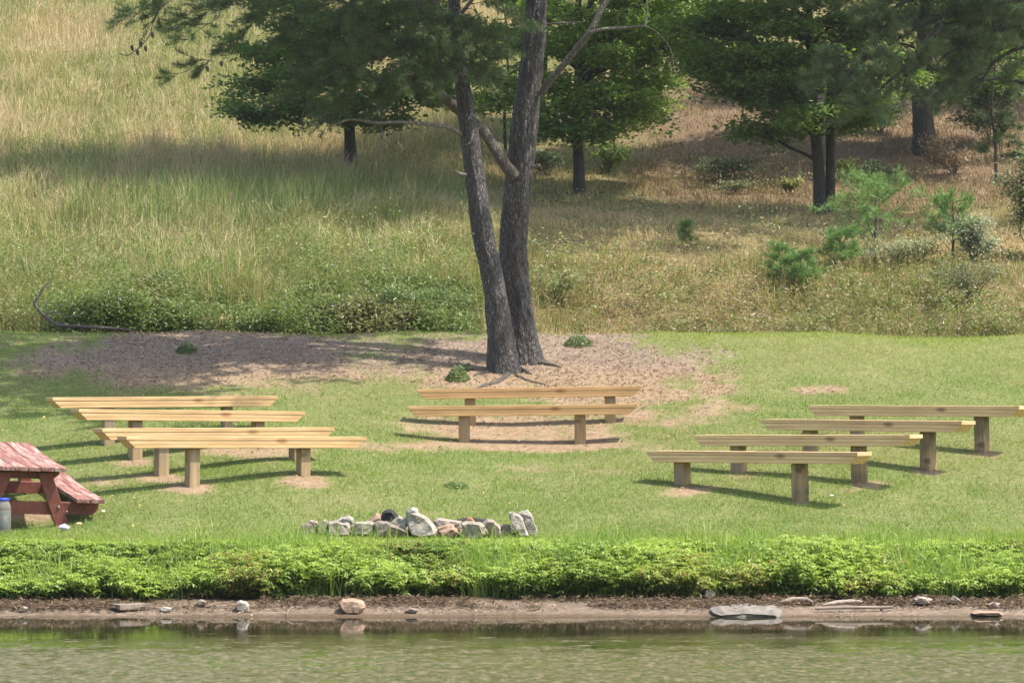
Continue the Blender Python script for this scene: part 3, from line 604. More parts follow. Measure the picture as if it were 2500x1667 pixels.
oak('oak_tree', [(2002, 525, 60), (1998, 400, 60), (1985, 260, 60), (1978, 120, 60), (1975, 0, 60)], .115,
    [(1700, 170, 0), (1740, 110, -.5), (1720, 60, .4), (1800, 150, -.8), (1850, 230, -.5), (1800, 240, .5), (1880, 130, -1), (1760, 20, 0), (1850, 40, -1), (1930, 60, -1.2), (1910, 200, -1), (1840, 170, .8), (1720, 140, .8), (2060, 200, .6), (2100, 130, .4), (2050, 50, .2),
     (1870, 260, 0), (1820, 330, .2), (1950, 290, -.8), (2120, 50, 0), (1990, 0, -1), (1700, 0, .5), (2090, 265, -.4), (2120, 300, .2), (1760, 200, 1.0), (1680, 80, .8), (1780, 90, 1.2), (1900, 90, 1.0), (2010, 150, -1), (2070, 310, .5), (1900, 310, .5), (2160, 140, 1.0), (2180, 230, 1.2)],
    32, 7.5, 4.8, 'double-stemmed grey-barked tree on the right of the hillside', TG, forks=[[(2024, 525, 60.1), (2028, 400, 60.1), (2026, 260, 60.2), (2034, 120, 60.3), (2048, -10, 60.4)]], bias=-3.4, tone=.35)
def thin_tree(px, foot, Y, r, top, label, tips, lens=.8, high=8):
    oak('young_tree', [(px, foot, Y), (px-4, foot*.75+top*.25, Y), (px+4, foot*.5+top*.5, Y), (px, top, Y)], r, [(px+a, b, c) for a, b, c in tips], high, 2.5, 1.2, label, 'young trees under the oaks', lens, .1)
thin_tree(1325, 330, 72, .10, -20, 'dark thin tree just right of the pine trunk, behind the slender oak', [(-90, 200, 0), (60, 120, 0), (-60, 90, .5), (80, 40, .2), (-40, 10, 0)])
thin_tree(1442, 285, 74, .13, -30, 'dark broader trunk standing behind the slender oak', [(-80, 100, 0), (90, 140, 0), (50, 40, 0), (-50, 30, .4), (120, 20, .4)])
thin_tree(1236, 345, 70, .035, 60, 'thin dark sapling between the two pine trunks', [(-50, 200, 0), (40, 170, 0), (-30, 130, 0), (40, 90, .3), (-60, 240, 0)], .8, 3)
thin_tree(1476, 330, 69, .024, 190, 'left stem of the two thin saplings right of the slender oak', [(-15, 220, 0), (35, 250, 0), (60, 210, 0)], .9, 2)
thin_tree(1502, 325, 69.4, .024, 180, 'right stem of the two thin saplings, with bright yellow-green leaves', [(45, 272, 0), (25, 235, 0), (75, 285, -.3), (60, 225, 0)], .9, 2)
oak('oak_tree', [(2258, 330, 70), (2252, 230, 70), (2256, 100, 70), (2262, -20, 70)], .24,
    [(2140, 90, 1), (2200, 40, -1), (2330, 60, .5), (2420, 40, 1), (2480, 110, 1), (2390, 120, 1.6), (2190, 170, 1), (2320, 10, -1), (2460, 10, .5), (2150, 10, 1.5), (2490, 190, 1), (2440, 230, 1.4), (2320, 170, 2)],
    28, 6.0, 4.2, 'stout dark-trunked tree at the upper right behind the pine boughs', TG)
oak('oak_tree', [(2480, 190, 80), (2475, 100, 80), (2470, -40, 80)], .2, [(2350, 30, 0), (2420, 90, -1), (2300, 0, 0), (2400, 40, -1), (2480, 60, -1), (2490, 120, -1), (2330, 80, 1)], 24, 6, 4.0, 'dark shaded tree furthest up the slope in the right corner', TG)

# ---- pines
def needle_tufts(acc, P, D, n=16, L=(.07, .12), wd=.0055, tone=0.0, cols=((.042, .08, .028), (.13, .19, .065))):
    k = len(P); t = np.repeat(np.arange(k), n); m = len(t)
    d = unit(D[t]*.75 + rand_dir(m)*.9 + [0, 0, .22]); ln = U(*L, m)[:, None]; s = unit(np.cross(d, rand_dir(m)))*wd*.5
    b = P[t] + RG.normal(0, .008, (m, 3)); v = np.stack([b-s, b+s, b+d*ln], 1).reshape(-1, 3)
    c = mixc(cols[0], cols[1], np.clip(U(-.1, .7, m) + U(-.25, .5, k)[t] + tone, 0, 1.4))
    acc.tri(v, np.arange(3*m).reshape(m, 3), c)
def pine_spray(W, Nd, b, e, dens=1.0, L=(.07, .12), wd=.0045, tone=0.0, wood_r=.006, spread=.30, cols=((.042, .08, .028), (.13, .19, .065))):
    """A bough from b to e with side twigs; needle tufts sit along the twigs."""
    pts = limb(W, b, e, wood_r, .003, seg=5, n=9, wob=.25); Ln = np.linalg.norm(np.asarray(e)-b); tp, td = [], []
    for q in range(int(5 + Ln*13*dens)):
        f = U(.22, 1.0); o = pts[min(8, int(f*8.99))]; dv = unit(np.asarray(e)-b); side = unit(np.cross(dv, [0, 0, 1.0]) + 1e-6)
        d = unit(dv*U(.4, 1.0) + side*U(-1, 1)*.9 + np.array([0, 0, U(-.25, .45)])); l = U(.5, 1.1)*spread; en = o + d*l; add_tube(W, np.stack([o, (o+en)/2+[0, 0, -.01], en]), [.004, .003, .002], 4)
        for s in np.arange(.52, 1.01, .12): tp.append(o+(en-o)*s); td.append(d)
    needle_tufts(Nd, np.array(tp), np.array(td), L=L, wd=wd, tone=tone, cols=cols)
def main_pine():
    b0 = at(1255, 897, 44); b0[2] = gz(b0[0], b0[1]); O = b0
    root = empty('pine_tree', b0, 'tall twin-trunk pine with furrowed dark bark on the bare dirt mound', 'tree')
    TA = [(1232, 915, 43.6), (1222, 820, 43.65), (1206, 700, 43.7), (1178, 560, 43.75), (1160, 430, 43.8), (1145, 320, 43.85), (1132, 220, 43.9), (1116, 100, 44.0), (1108, 0, 44.0), (1100, -140, 44.1), (1088, -330, 44.1)]
    RA = np.array([36, 31, 27, 25.5, 24, 22, 18.5, 16, 15, 12, 8])*1.0
    TB = [(1284, 893, 44.3), (1274, 830, 44.3), (1262, 720, 44.3), (1254, 630, 44.3), (1258, 540, 44.3), (1268, 420, 44.3), (1284, 280, 44.3), (1300, 150, 44.3), (1312, 0, 44.3), (1322, -160, 44.3), (1330, -400, 44.2), (1332, -700, 44.2), (1330, -1000, 44.2)]
    RB = np.array([42, 39, 35, 34, 33.5, 32.5, 30.5, 28, 26, 23, 19, 13, 3])*1.0
    def trunk(P, R, seed):
        W = Acc(); pts = pts_px(P); pts[0, 2] = gz(pts[0, 0], pts[0, 1]) - .15
        n = 240; path = smooth_path(pts, n); rr = np.interp(np.linspace(0, 1, n), np.linspace(0, 1, len(R)), R/F*44); rr = rr + .10*np.exp(-np.arange(n)/8.0)
        add_tube(W, path, rr, 64, (.1,)*3, .24, seed); W.build('trunk', M['pine_bark'], root, O, smooth_shade=True); return path
    A = trunk(TA, RA, 3); B = trunk(TB, RB, 8)
    def br(P, r, mat='twig', nm='branch', seg=9, bark=.2):
        W = Acc(); p = smooth_path(pts_px(P), 26); add_tube(W, p, np.interp(np.linspace(0, 1, 26), np.linspace(0, 1, len(r)), np.array(r)/F*44), seg, (.1,)*3, bark, 5); return W.build(nm, M[mat], root, O, smooth_shade=True)
    br([(1256, 430, 44.15), (1235, 405, 44.1), (1200, 350, 44.1), (1165, 300, 44.2), (1120, 268, 44.3), (1085, 240, 44.2), (1060, 215, 44.1), (1030, 200, 44), (1000, 222, 43.9), (982, 190, 43.8), (1010, 130, 43.8), (1060, 85, 43.8), (1130, 30, 43.9), (1180, -40, 43.9)], [18, 15, 13, 12, 14, 13, 10, 9, 9, 8, 7, 6, 5, 4])
    br([(1318, 235, 44.2), (1350, 190, 44.1), (1400, 130, 44), (1440, 80, 43.9), (1465, 30, 43.9), (1490, -10, 43.9), (1540, -80, 43.9)], [9, 9, 8, 8, 7, 7, 5])
    br([(1436, 84, 43.9), (1470, 72, 43.8), (1530, 68, 43.8), (1575, 65, 43.7), (1610, 85, 43.7), (1640, 130, 43.7), (1650, 220, 43.7)], [4.5, 4, 3, 2, 1.1, .8, .5], 'dead', 'dead_branch', 6)
    br([(1574, 66, 43.75), (1580, 30, 43.8), (1578, -10, 43.8)], [3, 2.5, 2], 'dead', 'dead_branch', 6)
    br([(1335, 60, 44.2), (1370, 57, 44), (1420, 55, 43.9)], [3, 2.5, 2], 'dead', 'dead_branch', 6)
    br([(1125, 328, 43.8), (1090, 310, 43.6), (1040, 303, 43.5), (975, 298, 43.4), (920, 300, 43.3), (855, 292, 43.3), (812, 308, 43.2)], [6, 5.5, 5, 4, 3.6, 3, 2], 'dead', 'dead_branch', 7)
    br([(1140, 428, 43.75), (1122, 424, 43.6), (1107, 416, 43.5)], [5, 4, 3.5], 'dead', 'broken_stub', 6)
    br([(1298, 408, 44.1), (1308, 407, 44), (1317, 403, 43.95)], [5, 4, 3], 'dead', 'broken_stub', 6)
    br([(1160, 572, 43.7), (1156, 571, 43.6), (1150, 570, 43.55)], [3, 3, 2], 'dead', 'broken_stub', 5)
    br([(1168, 312, 43.6), (1170, 296, 43.55), (1162, 288, 43.5), (1150, 280, 43.5), (1142, 297, 43.5)], [4, 4, 3, 2, 1], 'dead', 'dead_branch', 6)
    br([(1168, 314, 43.6), (1155, 320, 43.55), (1150, 345, 43.5), (1136, 356, 43.5)], [4, 3.5, 2.5, 1], 'dead', 'dead_branch', 6)
    br([(930, 312, 43.3), (938, 340, 43.2), (925, 370, 43.2), (918, 410, 43.2), (922, 443, 43.2)], [1.6, 1.6, 1.4, 1.2, 1], 'dead', 'dead_branch', 5)
    br([(830, 100, 43.2), (820, 130, 43.2), (780, 200, 43.2), (770, 235, 43.2), (740, 275, 43.2), (742, 320, 43.2)], [2.4, 2.2, 2, 1.8, 1.4, .8], 'dead', 'dead_branch', 5)
    for P, r in (([(1262, 880, 43.9), (1280, 888, 43.6), (1296, 892, 43.4)], [10, 9, 5]), ([(1215, 895, 43.5), (1190, 888, 43.5), (1160, 900, 43.3)], [12, 8, 4]), ([(1240, 910, 43.3), (1215, 928, 42.9), (1175, 940, 42.6), (1150, 950, 42.3)], [12, 9, 7, 4]), ([(1310, 868, 44.2), (1345, 873, 44), (1370, 880, 43.8)], [14, 8, 3]),
                 ([(1260, 905, 43.3), (1290, 918, 43), (1330, 935, 42.7), (1345, 945, 42.5)], [7, 5, 4, 2])):
        pp = [list(q) for q in P]; W = Acc(); p = pts_px(pp); r = [q*.7 for q in r]; p[:, 2] = ground_z(p[:, 0], p[:, 1]) + np.array(r)/F*44*.2; p = smooth_path(p, 14)
        add_tube(W, p, np.interp(np.linspace(0, 1, 14), np.linspace(0, 1, len(r)), np.array(r)/F*44), 8, (.1,)*3, .25, 6); W.build('root', M['twig'], root, O, smooth_shade=True)
    W, Nd = Acc(), Acc()
    # boughs seen in the picture: start, end in photo pixels with distance
    S = [((760, -70), (640, 45), 42.8), ((640, 45), (560, 118), 42.7), ((600, 80), (500, 165), 42.6), ((520, 150), (425, 188), 42.5), ((700, -80), (560, 15), 42.6), ((600, 0), (450, 45), 42.4), ((560, 20), (430, 68), 42.4), ((520, 60), (460, 98), 42.4),
         ((520, -60), (400, 10), 42.2), ((420, 0), (370, 58), 42.2), ((400, 10), (330, 40), 42.2), ((360, 30), (290, 62), 42.2), ((480, -40), (320, -5), 42.2), ((640, 10), (520, 30), 42.5), ((700, 20), (600, 60), 42.7), ((760, 0), (660, 20), 42.9), ((820, -20), (720, 60), 43), ((800, 60), (690, 110), 42.9), ((760, 100), (640, 130), 42.8),
         ((1130, 20), (1030, 60), 43.6), ((1110, 60), (1000, 120), 43.5), ((1060, 90), (940, 130), 43.4), ((1080, 30), (930, 40), 43.4), ((1000, 120), (880, 170), 43.3), ((1010, 140), (1050, 230), 43.5), ((985, 190), (880, 215), 43.4), ((980, 190), (920, 260), 43.4), ((900, 200), (800, 235), 43.2), ((880, 170), (760, 200), 43.2), ((830, 190), (720, 240), 43.1),
         ((1110, 40), (1190, 100), 43.5), ((1120, 120), (1230, 95), 43.5), ((1120, 150), (1180, 215), 43.5), ((1100, 100), (1070, 180), 43.4), ((1130, 190), (1090, 140), 43.3), ((1150, 10), (1260, 60), 43.6), ((1060, 0), (960, -20), 43.4), ((950, 20), (840, 60), 43.2), ((920, 60), (820, 130), 43.2), ((900, 120), (790, 150), 43.1), ((1180, 30), (1120, 90), 43.3), ((1030, 150), (960, 240), 43.5), ((1000, 60), (1080, 120), 43.3), ((1150, 60), (1160, 140), 43.4), ((860, 230), (800, 290), 43.2), ((1090, 170), (1010, 180), 43.3), ((950, 90), (860, 100), 43.3), ((870, 0), (780, 40), 43.1)]
    for k, (a, b, Y) in enumerate(S):
        for q in range(1 if k < 19 else 2):
            j = RG.normal(0, 0 if q == 0 else 26, 4); pine_spray(W, Nd, at(a[0]+j[0], a[1]+j[1], Y+U(-.3, .3)), at(b[0]+j[2], b[1]+j[3]*.7, Y+U(-.5, .4)), 1.2, tone=.1)
    # main boughs above the frame that carry them, and the rest of the crown
    for P, r in (([(1112, 60, 44), (980, -60, 43.6), (860, -90, 43.2), (760, -75, 42.9)], [9, 7, 6, 4]), ([(1105, -40, 44), (950, -150, 43.4), (760, -140, 42.9), (560, -70, 42.4), (480, -45, 42.2)], [9, 7, 6, 5, 3])):
        p = smooth_path(pts_px(P), 20); add_tube(W, p, np.interp(np.linspace(0, 1, 20), np.linspace(0, 1, len(r)), np.array(r)/F*44), 7)
    for T, z0, z1, k, R in ((A, 6.9, 9.6, 9, 2.6), (B, 6.9, 12.2, 30, 3.6)):
        for q in range(k):
            f = (q+.5)/k; z = z0+(z1-z0)*f; o = T[np.argmin(abs(T[:, 2]-z))]; a = q*2.399+1; r = R*(1-.72*f)*U(.75, 1.1)
            e = o + np.array([math.cos(a)*r, math.sin(a)*r, r*.18]); p = limb(W, o, e, .035*(1-.5*f), .01, wob=.2, n=10)
            for s in range(int(3+r*2.6)):
                st = p[min(9, int(U(.3, 1)*9.9))]; pine_spray(W, Nd, st, st + (unit(e-o)*U(.3, .9) + np.array([-math.sin(a), math.cos(a), 0])*U(-.8, .8) + [0, 0, U(-.1, .35)])*U(.5, .9), .8, (.09, .15), .008, spread=.36)
    for q in range(17):  # extra unseen limbs, added to throw shade on the left lawn
        o = B[np.argmin(abs(B[:, 2]-U(7.5, 10.5)))]; e = np.array([U(-3.2, .4), U(36.8, 42.5), U(8.4, 10.8)]); p = limb(W, o, e, .045, .012, wob=.2, n=10)
        for k in range(12):
            st = p[min(9, int(U(4, 9.99)))]; pine_spray(W, Nd, st, st + np.array([U(-.8, .8), U(-.8, .8), U(-.1, .4)]), .8, (.10, .16), .010, spread=.4)
    for q in ((355, 118), (335, 128), (322, 117), (343, 108), (372, 85), (470, 88), (540, 155), (506, 168)):      # cones on the drooping twig
        c = at(q[0], q[1], 42.25); add_tube(W, np.stack([c+[0, 0, .03], c+[0, 0, .01], c+[0.005, 0, -.02], c+[.01, 0, -.045]]), [.008, .022, .02, .004], 7)
    add_tube(W, smooth_path(pts_px([(372, 58, 42.2), (366, 85, 42.2), (345, 112, 42.2), (325, 128, 42.2), (308, 136, 42.2), (290, 130, 42.2)]), 14), .006, 5)
    add_tube(W, smooth_path(pts_px([(425, -40, 42.2), (395, 10, 42.2), (372, 58, 42.2)]), 8), .01, 5)
    W.build('bough', M['twig'], root, O, smooth_shade=True); Nd.build('crown', M['needle'], root, O)
main_pine()
def right_pine():
    b0 = at(2640, 470, 58); b0[2] = gz(b0[0], b0[1]); root = empty('pine_tree', b0, 'pine whose drooping grey-green boughs reach in from the right edge', 'tree')
    W, Nd = Acc(), Acc(); P = [(2640, 480, 58), (2635, 300, 58), (2630, 100, 58), (2620, -150, 58), (2610, -400, 58)]
    p = pts_px(P); p[0, 2] = b0[2]-.1; p = smooth_path(p, 50); add_tube(W, p, np.linspace(.2, .05, 50), 14, (.1,)*3, .2, 2)
    boughs = [([(2628, 60), (2500, 60), (2400, 90), (2300, 140)], 0), ([(2630, 120), (2520, 110), (2430, 150), (2390, 215)], .3), ([(2625, -30), (2450, 10), (2300, 40), (2170, 110)], -.2), ([(2622, -80), (2400, -60), (2200, 10), (2080, 90)], -.3), ([(2620, -140), (2350, -140), (2150, -50), (2000, 50)], .2), ([(2170, 60), (2120, 130), (2070, 190), (2040, 240)], -.3),
              ([(2300, 60), (2230, 150), (2170, 200), (2110, 260)], -.4), ([(2628, 0), (2540, 40), (2450, 60), (2360, 120)], .6)]
    for bp, dy in boughs:
        q = smooth_path(pts_px([(x, y, 57.6+dy) for x, y in bp]), 16); add_tube(W, q, np.linspace(.05, .012, 16), 6)
        for k in range(15):
            s = q[int(U(4, 15.9))]; pine_spray(W, Nd, s, s + np.array([U(-.6, .35), U(-.4, .4), U(-.35, .28)]), .9, (.10, .16), .0075, tone=.3, spread=.36, cols=((.07, .12, .05), (.2, .27, .12)))
    for q in range(16):
        f = (q+.5)/16; z = 6+5*f; o = p[np.argmin(abs(p[:, 2]-z))]; a = q*2.4; r = 3*(1-.5*f); e = o+np.array([math.cos(a)*r, math.sin(a)*r, .3]); l = limb(W, o, e, .04, .012, n=10)
        for s in range(7): st = l[int(U(3, 9.9))]; pine_spray(W, Nd, st, st+np.array([U(-.6, .6), U(-.6, .6), U(-.1, .4)]), .8, (.10, .16), .009, spread=.4)
    W.build('trunk', M['pine_bark'], root, b0, smooth_shade=True); Nd.build('crown', M['needle'], root, b0)
right_pine()
def sapling(px, foot, top, Y, label, width=1.0, tone=.5, whorls=5, dens=1.0):
    b = at(px, foot, Y); b[2] = gz(b[0], b[1]); h = (foot-top)/F*Y; root = empty('pine_sapling', b, label, 'pine sapling', 'pine saplings beyond the lawn')
    W, Nd = Acc(), Acc(); add_tube(W, np.stack([b-[0, 0, .05], b+[.02, 0, h*.5], b+[0, 0, h]]), [.018*h+.004, .012*h+.003, .003], 7)
    SC = ((.07, .15, .035), (.19, .31, .09)); sz = .5 + .35*h
    needle_tufts(Nd, b+np.stack([np.zeros(5), np.zeros(5), h*np.linspace(.86, 1, 5)], 1), np.tile([0, 0, 1.0], (5, 1)), 18, (.09, .14), .006, tone-.3, SC)
    for k in range(whorls):
        f = .14 + .68*k/max(1, whorls-1)
        for q in range(int(RG.integers(3, 6))):
            a = q*1.5+k*.7+U(-.5, .5); r = width*(1-f*.72)*h*.46*U(.55, 1.15); s0 = b+[0, 0, h*(f+U(-.04, .04))]; e = s0+np.array([math.cos(a)*r, math.sin(a)*r, r*U(.35, .95)])
            p = limb(W, s0, e, .006*sz, .003, seg=5, n=8, wob=.2); tp = list(p[3:]); td = [unit(e-s0)]*5
            for z in range(int(1 + 3*dens*sz)):
                o = p[int(U(2, 7))]; d = unit(unit(e-s0) + RG.normal(0, .55, 3) + [0, 0, .3]); l = U(.08, .2)*sz; tp += [o+d*l*.6, o+d*l]; td += [d, d]
            needle_tufts(Nd, np.array(tp), np.array(td), 15, (.07, .12), .006, tone-.3, SC)
    W.build('trunk', M['twig'], root, b); Nd.build('crown', M['needle'], root, b)
sapling(2135, 690, 475, 52.5, 'largest bright green pine sapling, at the right beyond the lawn', 1.75, .85, 7, 2.6)
sapling(2325, 690, 518, 52.8, 'slim pine sapling next to a silvery-leaved bush', 1.1, .7, 6, 1.8)
sapling(2050, 720, 625, 52, 'low pine sapling left of the largest sapling, in the tall weeds', 1.6, .7, 5, 2.0)
sapling(1902, 740, 640, 51.3, 'small pine sapling in straw-coloured grass, left of the taller saplings', 1.0, .5, 4)
sapling(1955, 765, 670, 51, 'bushy knee-high pine sapling just behind the lawn crest', 1.5, .6, 5, 1.8)
sapling(2145, 440, 360, 62, 'thin pine seedling right of the double-stemmed tree', .7, .55, 4)
sapling(1675, 640, 590, 54, 'tiny pine seedling in dry grass in front of the slender oak', .8, .5, 3)
def lanky():
    b = at(2432, 430, 61); b[2] = gz(b[0], b[1]); root = empty('young_pine', b, 'lanky dark young pine with a bare stem near the right edge', 'young pine'); W, Nd = Acc(), Acc()
    p = smooth_path(pts_px([(2432, 445, 61), (2431, 380, 61), (2428, 330, 61), (2422, 270, 61), (2424, 210, 61), (2430, 150, 61)]), 20); add_tube(W, p, np.linspace(.03, .012, 20), 7)
    for a, e in (((2430, 340), (2470, 350)), ((2430, 350), (2405, 365)), ((2424, 310), (2400, 300)), ((2423, 290), (2450, 285)), ((2424, 280), (2470, 300)), ((2422, 300), (2430, 330)), ((2422, 260), (2480, 225)), ((2424, 220), (2400, 180)), ((2428, 190), (2470, 170)), ((2424, 270), (2405, 280)), ((2430, 385), (2475, 382)), ((2428, 160), (2410, 120)), ((2423, 285), (2440, 310))):
        pine_spray(W, Nd, at(*a, 61), at(*e, 61+U(-.3, .3)), .9, (.09, .14), .007, -.2, .008, spread=.2)
    W.build('trunk', M['oak_bark'], root, b); Nd.build('crown', M['needle'], root, b)
lanky()
def shrub(px, foot, w_, h_, Y, label, c0, c1, n=900, leaf=.06, name='shrub', asp=.45, spec=None):
    b = at(px, foot, Y); b[2] = gz(b[0], b[1]); sc_ = Y/F; root = empty(name, b, label, 'bush', 'bushes on the hillside'); W, Lf = Acc(), Acc(); w_, h_ = w_*sc_, h_*sc_; cs = []
    for k in range(12):
        a = U(0, 2*np.pi); r = U(.2, 1)*w_*.5; e = b+np.array([math.cos(a)*r, math.sin(a)*r*.7, h_*U(.45, 1)]); p = limb(W, b+[0, 0, -.03], e, .010, .003, seg=5, n=7, wob=.3); cs += [p[3], p[4], p[5], p[6], e]
    cs = np.array(cs); t = RG.integers(0, len(cs), n); P = cs[t]+RG.normal(0, 1, (n, 3))*np.array([w_*.085, w_*.085, h_*.07]); P[:, 2] = np.maximum(P[:, 2], b[2]+.03)
    L = U(.6, 1.25, n)*leaf; add_leaves(Lf, P, np.stack([U(-.7, .7, n)+.15, U(-.9, .3, n), U(.3, 1.2, n)], 1), L, L*asp, mixc(c0, c1, U(0, 1, n)**1.3))
    W.build('stem', M['twig'], root, b); Lf.build('foliage', M['leaf'], root, b)
shrub(2380, 660, 135, 120, 52.6, 'silvery-leaved bush beside the slim pine sapling', (.13, .17, .10), (.48, .50, .42), 2600, .055)
shrub(2520, 645, 200, 265, 53.2, 'dark bush with pale shiny leaves at the right picture edge', (.05, .085, .025), (.34, .38, .22), 6500, .07)
shrub(2195, 710, 230, 85, 52.2, 'grey-green weed bush at the foot of the largest sapling', (.14, .17, .08), (.34, .35, .23), 3200, .042)
shrub(1925, 400, 62, 42, 64, 'small yellow-green bush left of the double-stemmed tree', (.14, .17, .04), (.30, .31, .10), 500, .07)
shrub(2150, 360, 110, 60, 65, 'dark green low bush right of the double-stemmed tree', (.03, .06, .018), (.07, .11, .03), 900, .08)
shrub(2060, 310, 90, 50, 66, 'bush of lit yellow leaves under the double-stemmed tree', (.20, .21, .03), (.42, .38, .07), 350, .08)
shrub(2240, 670, 170, 75, 53, 'rust and yellow leaved bush between the two saplings', (.20, .13, .04), (.33, .27, .07), 1500, .05)
shrub(2380, 770, 230, 110, 50.6, 'broad dull green weed thicket behind the lawn at the right', (.06, .08, .03), (.22, .22, .11), 2600, .045)
shrub(1370, 760, 110, 90, 50.5, 'light green leafy weed clump right beside the pine trunk', (.12, .17, .05), (.30, .33, .13), 1200, .06, asp=.28)
shrub(400, 772, 330, 85, 49.6, 'dark green bramble mound beside the fallen branch', (.045, .09, .022), (.19, .24, .07), 5200, .05)
shrub(1020, 775, 330, 95, 49.6, 'mid green weed bush left of the pine trunk', (.05, .10, .025), (.20, .26, .075), 5200, .05)
shrub(540, 755, 75, 62, 49.0, 'clump of withered tan leaves on the ditch edge', (.30, .20, .12), (.52, .40, .27), 160, .09)
shrub(2330, 330, 190, 90, 66, 'brown dead-leaved brush heap under the stout dark-trunked tree', (.10, .06, .035), (.26, .17, .10), 1200, .08)
shrub(1760, 330, 230, 60, 66.5, 'low dark undergrowth left of the double-stemmed tree', (.03, .055, .02), (.12, .14, .05), 1500, .07)
shrub(2420, 300, 220, 120, 71, 'dark understory bush behind the lanky young pine', (.03, .06, .02), (.10, .15, .04), 2000, .09)
shrub(2150, 290, 200, 110, 73, 'dark understory bush left of the stout dark-trunked tree', (.03, .06, .02), (.10, .15, .04), 2000, .09)
shrub(1480, 340, 120, 70, 67, 'bright leafy bush at the foot of the two thin saplings', (.10, .17, .03), (.28, .36, .08), 700, .10)
shrub(1330, 370, 130, 60, 67, 'dark low bush behind the pine trunk', (.03, .06, .02), (.09, .14, .04), 900, .08)
shrub(1790, 385, 150, 34, 63.5, 'weedy dark tuft in the dry grass left of the double-stemmed tree', (.05, .07, .025), (.2, .2, .09), 700, .06)
def lawn_weed(px, py, Y, w_, h_, label, n=260):
    b = at(px, py, Y); b[2] = gz(b[0], b[1]); Lf = Acc(); s = Y/F; a = U(0, 2*np.pi, n); r = np.sqrt(U(0, 1, n)); P = b + np.stack([np.cos(a)*r*w_*s*.5, np.sin(a)*r*w_*s*.6, (1-r*r)*h_*s*U(.2, 1, n)+.01], 1); P[:, 2] += ground_z(P[:, 0], P[:, 1]) - b[2]
    add_leaves(Lf, P, np.stack([U(-.6, .6, n), U(-.8, .3, n), U(.4, 1.2, n)], 1), U(.03, .06, n), U(.018, .03, n), mixc((.06, .11, .03), (.17, .23, .075), U(0, 1, n)))
    o = Lf.build('weed_patch', M['leaf'], None, b); o.location = tuple(b); tag(o, label, 'weed', 'weed patches on the bare dirt')
lawn_weed(1412, 852, 45.2, 70, 26, 'dark green weed patch on the dirt right of the pine roots', 420)
lawn_weed(1118, 915, 43.0, 60, 34, 'dark green weed patch on the dirt left of the pine roots', 420)
lawn_weed(1140, 892, 43.6, 30, 16, 'little weed tuft between the pine and the darker patch left of it', 120)
lawn_weed(455, 878, 44.0, 52, 22, 'weed patch on the bare dirt behind the left row of benches', 260)
lawn_weed(1115, 1195, 35.6, 64, 12, 'small clover patch in the lawn behind the fire ring', 110)

# ------------------------------------------------------------------ benches
def frame_matrix(o, u, v, n):
    return Matrix(((u[0], v[0], n[0], o[0]), (u[1], v[1], n[1], o[1]), (u[2], v[2], n[2], o[2]), (0, 0, 0, 1)))
def box_bm(bm, x0, x1, y0, y1, z0, z1, bev=.004):
    r = bmesh.ops.create_cube(bm, size=1.0)['verts']
    for v in r: v.co = Vector(((x0+x1)/2+v.co.x*(x1-x0), (y0+y1)/2+v.co.y*(y1-y0), (z0+z1)/2+v.co.z*(z1-z0)))
    if bev: bmesh.ops.bevel(bm, geom=list({e for v in r for e in v.link_edges}), offset=bev, segments=2, affect='EDGES', profile=.6)
def prism_bm(bm, prof, y0, y1, axis='y', bev=.004):
    """Extrude an (x, z) outline from y0 to y1."""
    a = [bm.verts.new((x, y0, z)) for x, z in prof]; b = [bm.verts.new((x, y1, z)) for x, z in prof]; k = len(prof)
    fs = [bm.faces.new(a), bm.faces.new(b[::-1])] + [bm.faces.new((a[i], a[(i+1) % k], b[(i+1) % k], b[i])) for i in range(k)]
    bmesh.ops.recalc_face_normals(bm, faces=fs)
    if bev: bmesh.ops.bevel(bm, geom=list({e for f in fs for e in f.edges}), offset=bev, segments=1, affect='EDGES')
WOODS = {'L': ('wood_pale', 'wood_pale', 'post_pale', 'post_pale'), 'C': ('wood_gold', 'wood_gold', 'post_gold', 'post_gold'), 'R': ('wood_brown', 'wood_tan', 'post_pale', 'post_dark')}
TH, BH, WD = .038, .074, .26
for bi, b in enumerate(BENCHES):
    A, B_, u, v, n, L = bench_frame(b); mid = (A+B_)/2 + v*.13
    root = empty('plank_bench', (0, 0, 0), b[5], 'bench', 'plank benches set in rows on the lawn'); root.matrix_world = frame_matrix(mid, u, v, n)
    ws = WOODS[b[4]]; h = L/2
    if bi == 7: ws = ('wood_tan',) + ws[1:]
    if bi == 9: ws = ('wood_tan',) + ws[1:]
    bm = bmesh.new(); box_bm(bm, -h, h, -WD/2, WD/2, -TH, 0, .005); o = bm_obj('seat', bm, M[ws[0]], root)
    bm = bmesh.new(); z0, z1 = -TH-.0015-BH, -TH-.0015; s = .078
    prism_bm(bm, [(-h+.012, z1), (h-.012, z1), (h-.012-s, z0), (-h+.012+s, z0)], -WD/2+.004, WD/2-.004); bm_obj('under_beam', bm, M[ws[1]], root)
    inv = root.matrix_world.inverted()
    for k, p in enumerate(bench_post_points(b)):
        loc = inv @ Vector(p); foot = inv @ Vector((p[0], p[1], gz(p[0], p[1]) - .12)); wx = .056 if b[4] != 'C' else .06
        if b[4] == 'L' and k == 1: wx = .05
        bm = bmesh.new(); box_bm(bm, loc.x-wx, loc.x+wx, -.07, .07, foot.z, z0-.001, .008)
        bm.verts.ensure_lookup_table()
        for q in bm.verts:
            if q.co.z < foot.z+.05: q.co.x += U(-.006, .006) + (.012 if b[4] == 'R' else 0)
        bm_obj('post', bm, M[ws[2+k]], root)

